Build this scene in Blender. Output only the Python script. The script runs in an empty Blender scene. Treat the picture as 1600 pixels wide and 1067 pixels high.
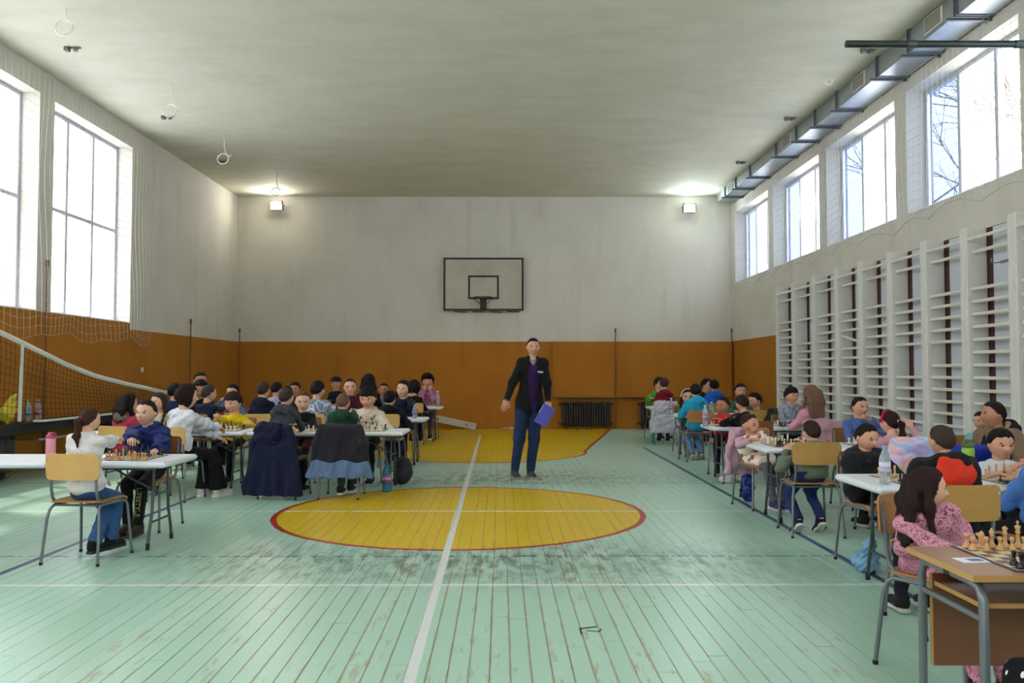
import bpy, math, random
import numpy as np
from mathutils import Vector, Matrix
random.seed(7); RNG = np.random.default_rng(7)
PI = math.pi
S = bpy.context.scene
COL = S.collection

# ------------------------------------------------------------------ camera
CAMH = 1.36; FPX = 1310.0
cam_d = bpy.data.cameras.new('camera'); cam = bpy.data.objects.new('camera', cam_d); COL.objects.link(cam)
cam_d.sensor_width = 36.0; cam_d.lens = FPX / 1600 * 36.0; cam_d.clip_end = 300
PITCH = math.atan2(48.5, FPX); YAW = math.atan2(5, FPX)
cam.location = (0, 0, CAMH); cam.rotation_euler = (PI/2 + PITCH, 0, -YAW)
S.camera = cam
# ------------------------------------------------------------------ sky, exposure
S.view_settings.view_transform = 'Standard'; S.view_settings.look = 'None'
S.view_settings.gamma = 1; S.view_settings.use_curve_mapping = False
S.view_settings.exposure = 0.68
W = bpy.data.worlds.new('overcast_sky'); S.world = W; W.use_nodes = True
bg = W.node_tree.nodes['Background']; bg.inputs[0].default_value = (0.88, 0.935, 1.0, 1); bg.inputs[1].default_value = 4.1
def sunlamp(elev, az, strength, col=(1, .95, .87)):
    l = bpy.data.lights.new('sun', 'SUN'); l.energy = strength; l.angle = math.radians(2.5); l.color = col
    o = bpy.data.objects.new('sun', l); COL.objects.link(o)
    d = Vector((math.cos(elev)*math.cos(az), math.cos(elev)*math.sin(az), math.sin(elev)))
    o.rotation_euler = d.to_track_quat('Z', 'Y').to_euler(); return o
sunlamp(math.radians(61), math.radians(152), 2.4)

# ------------------------------------------------------------------ camera maths: picture point on a real plane
fw = Vector((math.sin(YAW)*math.cos(PITCH), math.cos(YAW)*math.cos(PITCH), math.sin(PITCH)))
rt = Vector((math.cos(YAW), -math.sin(YAW), 0)); upv = rt.cross(fw)
def ray(px, py): return fw + rt*((px-800)/FPX) + upv*((533.5-py)/FPX)
def onfloor(px, py, z=0.0):
    d = ray(px, py); t = (z-CAMH)/d.z; return Vector((d.x*t, d.y*t, z))
def ondepth(px, py, Y):
    d = ray(px, py); t = Y/d.y; return Vector((d.x*t, Y, CAMH+d.z*t))

# ------------------------------------------------------------------ material helpers
def lin(h):
    if isinstance(h, str):
        h = h.lstrip('#'); c = [int(h[i:i+2], 16)/255 for i in (0, 2, 4)]
    else: c = list(h)
    return tuple((x/12.92 if x <= .04045 else ((x+.055)/1.055)**2.4) for x in c) + (1,)
class NG:
    def __init__(s, name):
        s.m = bpy.data.materials.new(name); s.m.use_nodes = True; s.t = s.m.node_tree
        s.b = s.t.nodes['Principled BSDF']
    def n(s, typ, **kw):
        nd = s.t.nodes.new(typ)
        for k, v in kw.items(): setattr(nd, k, v)
        return nd
    def setv(s, sock, v):
        if isinstance(v, bpy.types.NodeSocket): s.t.links.new(v, sock)
        elif v is not None: sock.default_value = v
    def M(s, op, a, b=None, c=None):
        nd = s.n('ShaderNodeMath', operation=op); s.setv(nd.inputs[0], a)
        if b is not None: s.setv(nd.inputs[1], b)
        if c is not None: s.setv(nd.inputs[2], c)
        return nd.outputs[0]
    def mix(s, f, a, b):
        nd = s.n('ShaderNodeMix', data_type='RGBA'); s.setv(nd.inputs[0], f); s.setv(nd.inputs[6], a); s.setv(nd.inputs[7], b)
        return nd.outputs[2]
    def noise(s, vec, scale, detail=3, rough=.55, dist=0.0):
        nd = s.n('ShaderNodeTexNoise'); s.setv(nd.inputs['Vector'], vec); nd.inputs['Scale'].default_value = scale
        nd.inputs['Detail'].default_value = detail; nd.inputs['Roughness'].default_value = rough; nd.inputs['Distortion'].default_value = dist
        return nd.outputs[0]
    def coord(s, kind='Object'): return s.n('ShaderNodeTexCoord').outputs[kind]
    def mapping(s, vec, scale=(1, 1, 1), rot=(0, 0, 0)):
        nd = s.n('ShaderNodeMapping'); s.setv(nd.inputs[0], vec); nd.inputs[3].default_value = scale; nd.inputs[2].default_value = rot
        return nd.outputs[0]
    def ramp(s, f, stops, const=False):
        nd = s.n('ShaderNodeValToRGB'); s.setv(nd.inputs[0], f); cr = nd.color_ramp
        if const: cr.interpolation = 'CONSTANT'
        while len(cr.elements) < len(stops): cr.elements.new(.5)
        for e, (p, c) in zip(cr.elements, stops): e.position = p; e.color = c
        return nd.outputs[0]
    def smooth(s, v, lo, hi):
        nd = s.n('ShaderNodeMapRange', interpolation_type='SMOOTHSTEP'); s.setv(nd.inputs[0], v)
        nd.inputs[1].default_value = lo; nd.inputs[2].default_value = hi; return nd.outputs[0]
    def bump(s, h, st=.3, d=.01):
        nd = s.n('ShaderNodeBump'); s.setv(nd.inputs['Height'], h); nd.inputs['Strength'].default_value = st; nd.inputs['Distance'].default_value = d
        s.t.links.new(nd.outputs[0], s.b.inputs['Normal'])
    def done(s, col=None, rough=None, metal=None, spec=None):
        if col is not None: s.setv(s.b.inputs['Base Color'], col)
        if rough is not None: s.setv(s.b.inputs['Roughness'], rough)
        if metal is not None: s.setv(s.b.inputs['Metallic'], metal)
        if spec is not None: s.setv(s.b.inputs['Specular IOR Level'], spec)
        return s.m
_mc = {}
def simple(col, rough=.5, metal=0, var=.06, scale=12, name='paint', spec=None):
    key = ('s', col, rough, metal, var, scale, name)
    if key in _mc: return _mc[key]
    g = NG(name); c = lin(col); n = g.noise(g.coord(), scale, 3)
    a = tuple(min(1, x*(1-var*2)) for x in c[:3])+(1,); b = tuple(min(1, x*(1+var*2)) for x in c[:3])+(1,)
    g.bump(n, .08, .003)
    _mc[key] = g.done(g.mix(n, a, b), rough, metal, spec); return _mc[key]
def cloth(col, rough=.9, name='fabric', quilt=False):
    key = ('c', col, rough, name)
    if key in _mc: return _mc[key]
    g = NG(name); c = lin(col); o = g.coord(); n = g.noise(o, 8, 3, .5, 1.3); w = g.noise(o, 320, 2)
    k = .62 if max(c[:3]) < .12 else .8 if max(c[:3]) < .3 else 1.0
    a = tuple(x*.78*k for x in c[:3])+(1,); b = tuple(min(1, x*1.15*k+.002) for x in c[:3])+(1,)
    g.bump(g.M('ADD', g.M('MULTIPLY', n, 2.0), g.M('MULTIPLY', w, .25)), .55, .022)
    g.b.inputs['Sheen Weight'].default_value = .03
    _mc[key] = g.done(g.mix(n, a, b), rough, 0, .25); return _mc[key]
def skinmat(col):
    key = ('k', col)
    if key in _mc: return _mc[key]
    g = NG('skin'); c = lin(col); n = g.noise(g.coord(), 22, 3)
    a = tuple(x*.9 for x in c[:3])+(1,); b = (min(1, c[0]*1.08), c[1]*.98, c[2]*.94, 1)
    g.b.inputs['Subsurface Weight'].default_value = .08; g.b.inputs['Subsurface Radius'].default_value = (.01, .004, .002)
    _mc[key] = g.done(g.mix(n, a, b), .5, 0, .35); return _mc[key]
def hairmat(col):
    key = ('h', col)
    if key in _mc: return _mc[key]
    g = NG('hair'); c = lin(col); o = g.mapping(g.coord(), (60, 60, 7)); n = g.noise(o, 3, 4, .7)
    a = tuple(x*.4 for x in c[:3])+(1,); b = tuple(min(1, x*1.35+.002) for x in c[:3])+(1,)
    g.bump(n, .7, .008)
    _mc[key] = g.done(g.mix(n, a, b), .72, 0, .18); return _mc[key]
def wood(c1, c2, name='wood', rough=.35, axis=(1, 14, 14), sc=3):
    key = ('w', c1, c2, rough, axis)
    if key in _mc: return _mc[key]
    g = NG(name); o = g.mapping(g.coord(), axis); n = g.noise(o, sc, 5, .6, .6)
    g.bump(n, .1, .002)
    _mc[key] = g.done(g.mix(n, lin(c1), lin(c2)), rough, 0, .4); return _mc[key]
def emis(col, st):
    g = NG('glowing_lamp_glass'); g.b.inputs['Emission Color'].default_value = lin(col); g.b.inputs['Emission Strength'].default_value = st
    return g.done((.8, .8, .8, 1), .4)
def glassmat(name='window_glass', tint=(1, 1, 1)):
    key = ('g', name)
    if key in _mc: return _mc[key]
    g = NG(name); tr = g.n('ShaderNodeBsdfTransparent'); tr.inputs[0].default_value = tint+(1,)
    gl = g.n('ShaderNodeBsdfGlossy'); gl.inputs['Roughness'].default_value = .05
    mx = g.n('ShaderNodeMixShader'); mx.inputs[0].default_value = .06
    g.t.links.new(tr.outputs[0], mx.inputs[1]); g.t.links.new(gl.outputs[0], mx.inputs[2])
    g.t.links.new(mx.outputs[0], g.t.nodes['Material Output'].inputs[0]); _mc[key] = g.m; return g.m
def clearplastic(tint):
    key = ('cp', tint)
    if key in _mc: return _mc[key]
    g = NG('clear_plastic'); g.b.inputs['Transmission Weight'].default_value = .75; g.b.inputs['IOR'].default_value = 1.2
    _mc[key] = g.done(lin(tint), .12); return _mc[key]

# ------------------------------------------------------------------ mesh helpers
class MB:
    def __init__(s): s.v = []; s.f = []; s.mi = []; s.sm = []
    def add(s, vs, fs, mi=0, smooth=False):
        o = len(s.v); s.v += [tuple(v) for v in vs]; s.f += [tuple(i+o for i in f) for f in fs]
        s.mi += [mi]*len(fs); s.sm += [smooth]*len(fs)
    def box(s, c, d, rot=None, mi=0, bev=0.0):
        hx, hy, hz = d[0]/2, d[1]/2, d[2]/2
        if bev <= 0:
            vs = [Vector((x*hx, y*hy, z*hz)) for z in (-1, 1) for y in (-1, 1) for x in (-1, 1)]
            fs = [(0, 2, 3, 1), (4, 5, 7, 6), (0, 1, 5, 4), (2, 6, 7, 3), (0, 4, 6, 2), (1, 3, 7, 5)]
        else:
            b = min(bev, hx*.9, hy*.9, hz*.9); vs = []; idx = {}
            for sz in (-1, 1):
                for sy in (-1, 1):
                    for sx in (-1, 1):
                        for ax in range(3):
                            p = [sx*(hx-b), sy*(hy-b), sz*(hz-b)]; p[ax] = (sx*hx, sy*hy, sz*hz)[ax]
                            idx[(sx, sy, sz, ax)] = len(vs); vs.append(Vector(p))
            fs = []
            for ax in range(3):
                for sg in (-1, 1):
                    o1, o2 = [a for a in range(3) if a != ax]
                    q = []
                    for a, b2 in ((-1, -1), (1, -1), (1, 1), (-1, 1)):
                        k = [0, 0, 0]; k[ax] = sg; k[o1] = a; k[o2] = b2; q.append(idx[(k[0], k[1], k[2], ax)])
                    fs.append(tuple(q))
            for ax in range(3):
                o1, o2 = [a for a in range(3) if a != ax]
                for a in (-1, 1):
                    for b2 in (-1, 1):
                        k1 = [0, 0, 0]; k2 = [0, 0, 0]; k1[ax] = -1; k2[ax] = 1
                        for k in (k1, k2): k[o1] = a; k[o2] = b2
                        fs.append((idx[tuple(k1)+(o1,)], idx[tuple(k2)+(o1,)], idx[tuple(k2)+(o2,)], idx[tuple(k1)+(o2,)]))
            for sz in (-1, 1):
                for sy in (-1, 1):
                    for sx in (-1, 1): fs.append(tuple(idx[(sx, sy, sz, ax)] for ax in range(3)))
        if rot is not None: vs = [rot @ v for v in vs]
        s.add([v+Vector(c) for v in vs], fs, mi)
    def tube(s, pts, r, n=8, mi=0, cap=True, rads=None):
        pts = [Vector(p) for p in pts]; vs = []; fs = []; N = len(pts)
        pu = None
        for i, p in enumerate(pts):
            d = (pts[min(i+1, N-1)]-pts[max(i-1, 0)]).normalized()
            if pu is None: u = d.orthogonal().normalized()
            else:
                u = pu - d*pu.dot(d); u = u.normalized() if u.length > 1e-6 else d.orthogonal().normalized()
            pu = u; w = d.cross(u); rr = rads[i] if rads else r
            for k in range(n):
                a = 2*PI*k/n; vs.append(p+(u*math.cos(a)+w*math.sin(a))*rr)
        for i in range(N-1):
            for k in range(n):
                a = i*n+k; b = i*n+(k+1) % n; fs.append((a, b, b+n, a+n))
        s.add(vs, fs, mi, True)
        if cap: s.add([vs[k] for k in range(n)], [tuple(range(n-1, -1, -1))], mi); s.add(vs[-n:], [tuple(range(n))], mi)
    def lathe(s, prof, n=16, c=(0, 0, 0), mi=0, smooth=True, mis=None):
        c = Vector(c); vs = []
        for r, z in prof:
            for k in range(n): a = 2*PI*k/n; vs.append(c+Vector((r*math.cos(a), r*math.sin(a), z)))
        for i in range(len(prof)-1):
            fs = [(i*n+k, i*n+(k+1) % n, (i+1)*n+(k+1) % n, (i+1)*n+k) for k in range(n)]
            if i == 0: o = len(s.v); s.v += [tuple(v) for v in vs]
            s.f += [tuple(j+o for j in f) for f in fs]; s.mi += [mis[i] if mis else mi]*n; s.sm += [smooth]*n
        s.f += [tuple(o+k for k in range(n-1, -1, -1)), tuple(o+(len(prof)-1)*n+k for k in range(n))]; s.mi += [mi, mi]; s.sm += [False]*2
    def mesh(s, name, mats):
        me = bpy.data.meshes.new(name); me.from_pydata(s.v, [], s.f)
        for m in (mats if isinstance(mats, (list, tuple)) else [mats]): me.materials.append(m)
        me.polygons.foreach_set('material_index', s.mi); me.polygons.foreach_set('use_smooth', s.sm); me.update(); return me
    def build(s, name, mats, parent=None, loc=None):
        return link(name, s.mesh(name, mats), parent, loc)
def link(name, me, parent=None, loc=None):
    o = bpy.data.objects.new(name, me); COL.objects.link(o)
    if parent is not None: o.parent = parent
    if loc is not None: o.location = loc
    return o
def npmesh(name, V, Q, mats, mi=None, smooth=True):
    me = bpy.data.meshes.new(name); V = np.asarray(V, dtype=np.float32); Q = np.asarray(Q, dtype=np.int32)
    me.vertices.add(len(V)); me.vertices.foreach_set('co', V.ravel())
    me.loops.add(Q.size); me.loops.foreach_set('vertex_index', Q.ravel())
    me.polygons.add(len(Q)); me.polygons.foreach_set('loop_start', np.arange(0, Q.size, Q.shape[1], dtype=np.int32))
    for m in (mats if isinstance(mats, (list, tuple)) else [mats]): me.materials.append(m)
    me.polygons.foreach_set('use_smooth', np.full(len(Q), smooth))
    if mi is not None: me.polygons.foreach_set('material_index', np.asarray(mi, dtype=np.int32))
    me.update(calc_edges=True); me.validate(); return me
def empty(name, loc, rz=0):
    o = bpy.data.objects.new(name, None); o.empty_display_size = .1; COL.objects.link(o); o.location = loc; o.rotation_euler.z = rz; return o
def tag(o, label=None, cat=None, group=None, kind=None):
    if label: o['label'] = label
    if cat: o['category'] = cat
    if group: o['group'] = group
    if kind: o['kind'] = kind
    return o
KIDS = {}
def copy_tree(o, parent=None):
    c = o.copy(); COL.objects.link(c); c.parent = parent
    for ch in o.children: copy_tree(ch, c)
    return c

# ------------------------------------------------------------------ smooth solid mesher (union of soft shapes -> one skin)
def nets(F, org, res):
    s = F < 0; nx, ny, nz = F.shape
    cid = lambda i, j, k: (i*ny+j)*nz+k
    cells = []; pts = []; quads = []
    for ax in range(3):
        sl0 = [slice(None)]*3; sl1 = [slice(None)]*3; sl0[ax] = slice(0, -1); sl1[ax] = slice(1, None)
        a = s[tuple(sl0)]; b = s[tuple(sl1)]; I = np.argwhere(a != b)
        if len(I) == 0: continue
        I = I[np.all(I > 0, axis=1)]
        J = I.copy(); J[:, ax] += 1
        f0 = F[I[:, 0], I[:, 1], I[:, 2]]; f1 = F[J[:, 0], J[:, 1], J[:, 2]]
        P = I.astype(float); P[:, ax] += f0/(f0-f1)
        o1, o2 = (ax+1) % 3, (ax+2) % 3
        qs = []
        for d1, d2 in ((-1, -1), (0, -1), (0, 0), (-1, 0)):
            C = I.copy(); C[:, o1] += d1; C[:, o2] += d2
            c = cid(C[:, 0], C[:, 1], C[:, 2]); cells.append(c); pts.append(P); qs.append(c)
        q = np.stack(qs, 1); neg = ~(s[I[:, 0], I[:, 1], I[:, 2]]); q[neg] = q[neg][:, ::-1]; quads.append(q)
    cells = np.concatenate(cells); pts = np.concatenate(pts); quads = np.concatenate(quads)
    u, inv = np.unique(cells, return_inverse=True); cnt = np.bincount(inv).astype(float)
    V = np.stack([np.bincount(inv, pts[:, a])/cnt for a in range(3)], 1)*res+org
    return V, np.searchsorted(u, quads)
def A(v): return np.array(v, dtype=float)
def cap(a, b, ra, rb, flat=0): return ('c', A(a), A(b), ra, rb, flat)
def ell(c, r, R=None): return ('e', A(c), A(r), np.eye(3) if R is None else np.array(R, dtype=float))
def solid(prims, res, k=.03, disp=None, cuts=(), pad=None):
    """prims unioned softly; disp(p)->displacement; cuts = list of f(p) (intersect)"""
    lo = A([1e9]*3); hi = -lo; bbs = []
    for p in prims:
        if p[0] == 'c':
            m = max(p[3], p[4]); l = np.minimum(p[1], p[2])-m; h = np.maximum(p[1], p[2])+m
        else:
            m = p[2].max(); ext = np.sqrt(((p[3].T*p[2])**2).sum(1)); l = p[1]-ext; h = p[1]+ext
        bbs.append((l, h)); lo = np.minimum(lo, l); hi = np.maximum(hi, h)
    mg = k+res*2.5+.012; lo = lo-mg; hi = hi+mg
    n = np.ceil((hi-lo)/res).astype(int)+1
    F = np.full(n, .5); ax = [lo[i]+np.arange(n[i])*res for i in range(3)]
    for p, (l, h) in zip(prims, bbs):
        i0 = np.maximum(0, np.floor((l-mg-lo)/res).astype(int)); i1 = np.minimum(n, np.ceil((h+mg-lo)/res).astype(int)+1)
        X = ax[0][i0[0]:i1[0]][:, None, None]; Y = ax[1][i0[1]:i1[1]][None, :, None]; Z = ax[2][i0[2]:i1[2]][None, None, :]
        if p[0] == 'c':
            a, b, ra, rb, flat = p[1:]; d = b-a; L2 = max(1e-9, d@d)
            px, py, pz = X-a[0], Y-a[1], Z-a[2]; t0 = (px*d[0]+py*d[1]+pz*d[2])/L2; t = np.clip(t0, 0, 1)
            D = np.sqrt((px-t*d[0])**2+(py-t*d[1])**2+(pz-t*d[2])**2)-(ra+(rb-ra)*t)
            if flat: D = np.maximum(D, (t0-1)*math.sqrt(L2))
        else:
            c, r, R = p[1:]; q = [(X-c[0])*R[i, 0]+(Y-c[1])*R[i, 1]+(Z-c[2])*R[i, 2] for i in range(3)]
            k0 = np.sqrt((q[0]/r[0])**2+(q[1]/r[1])**2+(q[2]/r[2])**2); k1 = np.sqrt((q[0]/r[0]**2)**2+(q[1]/r[1]**2)**2+(q[2]/r[2]**2)**2)
            D = k0*(k0-1)/np.maximum(k1, 1e-6)
        sub = F[i0[0]:i1[0], i0[1]:i1[1], i0[2]:i1[2]]
        hh = np.maximum(k-np.abs(sub-D), 0)/k
        F[i0[0]:i1[0], i0[1]:i1[1], i0[2]:i1[2]] = np.minimum(sub, D)-hh*hh*k*.25
    G = (ax[0][:, None, None], ax[1][None, :, None], ax[2][None, None, :])
    if disp is not None: F = F-disp(*G)
    for c in cuts: F = np.maximum(F, c(*G))
    F[[0, -1]] = .5; F[:, [0, -1]] = .5; F[:, :, [0, -1]] = .5
    return nets(F, lo, res)
def folds(amp, seed=0, fr=27.):
    r = np.random.default_rng(seed); a = r.uniform(0, 6.28, 6); w = r.uniform(-1, 1, (3, 3)); w[:, 2] *= 1.5
    def d(X, Y, Z):
        q = sum(np.sin(fr*(1+.5*i)*(w[i, 0]*X+w[i, 1]*Y+w[i, 2]*Z)+a[i]+1.5*np.sin(fr*.45*(X*w[i, 1]-Z*.8+Y*w[i, 0])+a[i+3])) for i in range(3))
        return amp*q/2
    return d
def quilt(amp, pitch=.055):
    def d(X, Y, Z): return amp*(np.abs(np.sin(PI*(Z+0*X+.012*np.sin(X*40)+.012*np.sin(Y*37))/pitch))**.6-.6)+folds(.0025, 3)(X, Y, Z)
    return d

# ================================================================== SETTING
XL, XR, YB, YF, ZC = -6.6, 5.43, 20.3, -3.0, 5.64
BR = math.radians(-0.55); BWID = .095          # direction and width of the floor boards
def floor_material():
    g = NG('painted_floorboards'); geo = g.n('ShaderNodeNewGeometry'); sp = g.n('ShaderNodeSeparateXYZ'); g.t.links.new(geo.outputs['Position'], sp.inputs[0])
    pos = geo.outputs['Position']; x, y = sp.outputs[0], sp.outputs[1]; M = g.M
    u = M('SUBTRACT', M('MULTIPLY', x, math.cos(BR)), M('MULTIPLY', y, math.sin(BR)))
    u = M('ADD', u, 20.0)
    bi = M('FLOOR', M('DIVIDE', u, BWID)); fr = M('FRACT', M('DIVIDE', u, BWID))
    edge = M('MULTIPLY', M('MINIMUM', fr, M('SUBTRACT', 1.0, fr)), BWID)
    wn = g.n('ShaderNodeTexWhiteNoise', noise_dimensions='1D'); g.t.links.new(bi, wn.inputs['W']); rb = wn.outputs[0]
    stretch = g.mapping(pos, (30, 3.0, 1)); st2 = g.mapping(pos, (11, 4, 1))
    nf = g.noise(stretch, 1.0, 6, .68, .4); nb = g.noise(pos, .55, 3); nc = g.noise(st2, 1.0, 5, .65)
    jit = M('MULTIPLY', M('SUBTRACT', g.noise(pos, 18, 3), .5), .014)
    xj = M('ADD', x, jit); yj = M('ADD', y, jit)
    green = g.mix(nb, lin('#a9cdb8'), lin('#9bc0aa')); green = g.mix(M('MULTIPLY', rb, .35), green, lin('#b8d2c2'))
    yel = g.mix(nb, lin('#c9a714'), lin('#d8b51a')); red = lin('#a83226'); white = lin('#d6d8d4'); blue = lin('#2c4a70')
    def both(a, b): return M('MULTIPLY', a, b)
    def lt(a, b): return M('LESS_THAN', a, b)
    def gt(a, b): return M('GREATER_THAN', a, b)
    def dist(cx, cy): return M('SQRT', M('ADD', M('POWER', M('SUBTRACT', xj, cx), 2.0), M('POWER', M('SUBTRACT', yj, cy), 2.0)))
    def ab(a, c): return M('ABSOLUTE', M('SUBTRACT', a, c))
    # wear of the green paint: bare wood patches, grime, rubbed joints
    tan = g.mix(nf, lin('#8f8668'), lin('#b3a988'))
    near = g.smooth(M('ABSOLUTE', M('ADD', x, .2)), 3.2, 0.4)
    d62 = g.smooth(ab(y, 6.1), 1.1, 0)
    wear = M('ADD', M('MULTIPLY', nf, .62), M('MULTIPLY', nc, .42))
    wear = M('ADD', wear, M('MULTIPLY', M('MULTIPLY', near, M('ADD', d62, g.smooth(y, 5.6, 2.6))), .09))
    wear = M('ADD', wear, M('MULTIPLY', M('SUBTRACT', rb, .5), .13))
    wm = M('MULTIPLY', g.smooth(wear, .64, .70), .66)
    col = g.mix(wm, green, tan)
    dk = M('MULTIPLY', M('MAXIMUM', g.smooth(ab(y, 10.9), 1.3, .1), d62), g.smooth(M('ADD', nc, M('MULTIPLY', nf, .35)), .52, .84))
    col = g.mix(M('MULTIPLY', dk, M('ADD', .15, M('MULTIPLY', near, .8))), col, lin('#5e6f68'))
    cx1, cy1, cx2, cy2 = -.47, 8.25, -.5, 14.5
    r1 = M('MULTIPLY', dist(cx1, cy1), 1.022); r2 = dist(cx2, cy2)
    half = M('ADD', 1.8, M('MULTIPLY', M('SUBTRACT', y, cy2), .2)); kx = ab(xj, cx2)
    ink = M('MAXIMUM', both(lt(r2, 1.8), lt(y, cy2+.05)), both(lt(kx, half), gt(y, cy2)))
    col = g.mix(M('MULTIPLY', M('MAXIMUM', lt(r1, 1.78), ink), M('SUBTRACT', 1.0, M('MULTIPLY', wm, .45))), col, yel)
    jw = M('MULTIPLY', M('SUBTRACT', M('ADD', nc, M('MULTIPLY', nf, .3)), .36), .026)
    jw = M('MULTIPLY', jw, M('ADD', .12, M('MULTIPLY', near, g.smooth(y, 8.5, 4.5))))
    col = g.mix(M('MULTIPLY', g.smooth(M('SUBTRACT', jw, edge), -.0005, .0025), .6), col, tan)
    chip = gt(nf, .36)
    def hline(y0, w, c):
        nonlocal col
        col = g.mix(both(lt(ab(yj, y0), w), chip), col, c)
    hline(5.43, .026, white); hline(8.29, .022, white); hline(11.34, .028, lin('#bccabf')); hline(10.38, .02, lin('#5f7f80'))
    col = g.mix(both(both(lt(ab(yj, 6.27), .015), lt(x, 2.4)), gt(nc, .47)), col, blue)
    col = g.mix(both(lt(ab(yj, 14.8), .018), lt(r2, 1.8)), col, red)
    ring = M('MAXIMUM', lt(ab(r1, 1.8), .028), both(lt(ab(r2, 1.82), .025), lt(y, cy2+.05)))
    ring = M('MAXIMUM', ring, both(lt(ab(kx, half), .03), gt(y, cy2)))
    col = g.mix(ring, col, red)
    cl = M('SUBTRACT', M('MULTIPLY', M('SUBTRACT', y, 3.73), -.0123), .44)
    col = g.mix(both(both(lt(M('ABSOLUTE', M('SUBTRACT', xj, cl)), .028), lt(y, 18.3)), chip), col, white)
    col = g.mix(M('MAXIMUM', lt(ab(xj, -3.44), .027), both(lt(ab(xj, 2.45), .027), lt(y, 15.3))), col, blue)
    rough = M('ADD', M('ADD', M('MULTIPLY', nf, .10), M('MULTIPLY', wm, .35)), .265)
    g.bump(M('ADD', M('MULTIPLY', nf, .7), g.noise(g.mapping(pos, (14, 4, 1)), 1, 1)), .16, .004)
    return g.done(col, rough, 0, .38)
MF = floor_material()
def build_floor():
    under = MB(); under.box((-.55, 8.65, -.07), (12.7, 23.6, .1)); sub = tag(under.build('floor', simple('#2c2a22', .9, name='subfloor')), kind='structure')
    c, s = math.cos(BR), math.sin(BR); cands = []
    nmin = int(math.floor((XL-.3+20)/BWID))-3; nmax = int(math.ceil((XR+.3+20)/BWID))+3
    for k in range(nmin, nmax):
        u0 = k*BWID-20; y = YF+random.uniform(-2, 0)
        while y < YB+.1:
            L = random.choice([1.6, 2.1, 2.4, 2.8, 3.3]); y1 = min(y+L, YB+.15); y0 = max(y, YF-.1)
            if y1-y0 > .1:
                ym = (y0+y1)/2; xm = u0+BWID/2
                cl = min(max(ym, 3.7), 99)
                vis = 0
                for q in np.linspace(y0, y1, 5):
                    if q > 3.6 and abs(xm) < q*.615: vis += (y1-y0)/5*BWID*FPX*FPX*CAMH/q**3
                cands.append((vis, u0, y0, y1))
            y += L
    cands.sort(reverse=True)
    rest = MB()
    def piece(mb, u0, y0, y1, ox=0, oy=0):
        g_ = .0005+abs(random.gauss(0, .0005)); z = random.gauss(0, .0004); tl = random.gauss(0, .0010); te = random.gauss(0, .0006)
        b = .0011; pts = []
        for (uu, yy, zz) in ((u0+g_, y0+.0015, -.02), (u0+BWID-g_, y0+.0015, -.02), (u0+BWID-g_, y1-.0015, -.02), (u0+g_, y1-.0015, -.02)):
            pts.append((uu, yy, zz))
        for (uu, yy, q) in ((u0+g_, y0+.0015, -1), (u0+BWID-g_, y0+.0015, 1), (u0+BWID-g_, y1-.0015, 1), (u0+g_, y1-.0015, -1)):
            pts.append((uu, yy, z-b))
        for (uu, yy, q, e) in ((u0+g_+b, y0+.003, -1, -1), (u0+BWID-g_-b, y0+.003, 1, -1), (u0+BWID-g_-b, y1-.003, 1, 1), (u0+g_+b, y1-.003, -1, 1)):
            pts.append((uu, yy, min(.0015, z+tl*q*.5+te*e)))
        pts = [(p[0]*c+p[1]*s-ox, -p[0]*s*1+p[1]*c-oy, p[2]) if False else (p[0]*c+p[1]*s-ox, p[1]*c-p[0]*s-oy, p[2]) for p in pts]
        mb.add(pts, [(0, 1, 5, 4), (1, 2, 6, 5), (2, 3, 7, 6), (3, 0, 4, 7), (4, 5, 9, 8), (5, 6, 10, 9), (6, 7, 11, 10), (7, 4, 8, 11), (8, 9, 10, 11)])
    for i, (v, u0, y0, y1) in enumerate(cands):
        if i < 300 and v > 0:
            mb = MB(); ox = u0*c+y0*s; oy = y0*c-u0*s; piece(mb, u0, y0, y1, ox, oy); mb.build('floorboard', MF, sub, (ox, oy, 0))
        else: piece(rest, u0, y0, y1)
    tag(rest.build('floorboards', MF, sub), kind='stuff')
build_floor()
# broken board end with a dark hole
h = onfloor(919, 981); mb = MB()
mb.box((0, 0, .0022), (.10, .012, .0015), Matrix.Rotation(.35, 3, 'Z')); mb.box((.06, -.045, .0022), (.006, .05, .0015), Matrix.Rotation(-.3, 3, 'Z')); mb.box((.02, -.06, .0022), (.075, .006, .0015), Matrix.Rotation(-.25, 3, 'Z'))
mb.box((-.045, -.07, .0022), (.007, .09, .0015)); mb.build('crack', simple('#15130e', .9, name='dark_gap'), bpy.data.objects['floor'], h)

def plaster(name, c1, c2, c3, sc=.9):
    g = NG(name); o = g.n('ShaderNodeNewGeometry').outputs['Position']; n = g.noise(o, sc, 5, .6); n2 = g.noise(g.mapping(o, (2.2, 2.2, .35)), 1.3, 4)
    col = g.mix(g.smooth(n, .35, .7), lin(c1), lin(c2)); col = g.mix(M_(g, n2), col, lin(c3)); f = g.noise(o, 60, 3)
    g.bump(g.M('ADD', g.M('MULTIPLY', n, 3), f), .12, .01); return g.done(col, .75, 0, .25)
def M_(g, n2): return g.M('MULTIPLY', g.smooth(n2, .5, .75), .45)
MW = plaster('white_wall_paint', '#cbc7bc', '#c4bfb3', '#b6b0a3')
MO = plaster('ochre_wall_paint', '#a96c20', '#a2661c', '#955b18')
def ceilmat():
    g = NG('ceiling_paint'); o = g.n('ShaderNodeNewGeometry').outputs['Position']; n = g.noise(g.mapping(o, (1, 2.2, 1)), 1.1, 5, .65)
    col = g.mix(g.smooth(n, .3, .72), lin('#d0cdbd'), lin('#c6c3b0')); g.bump(g.noise(o, 9, 4), .25, .01); return g.done(col, .8, 0, .2)
MC = ceilmat(); MREV = simple('#e3e3e2', .6, name='white_reveal_paint')
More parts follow.
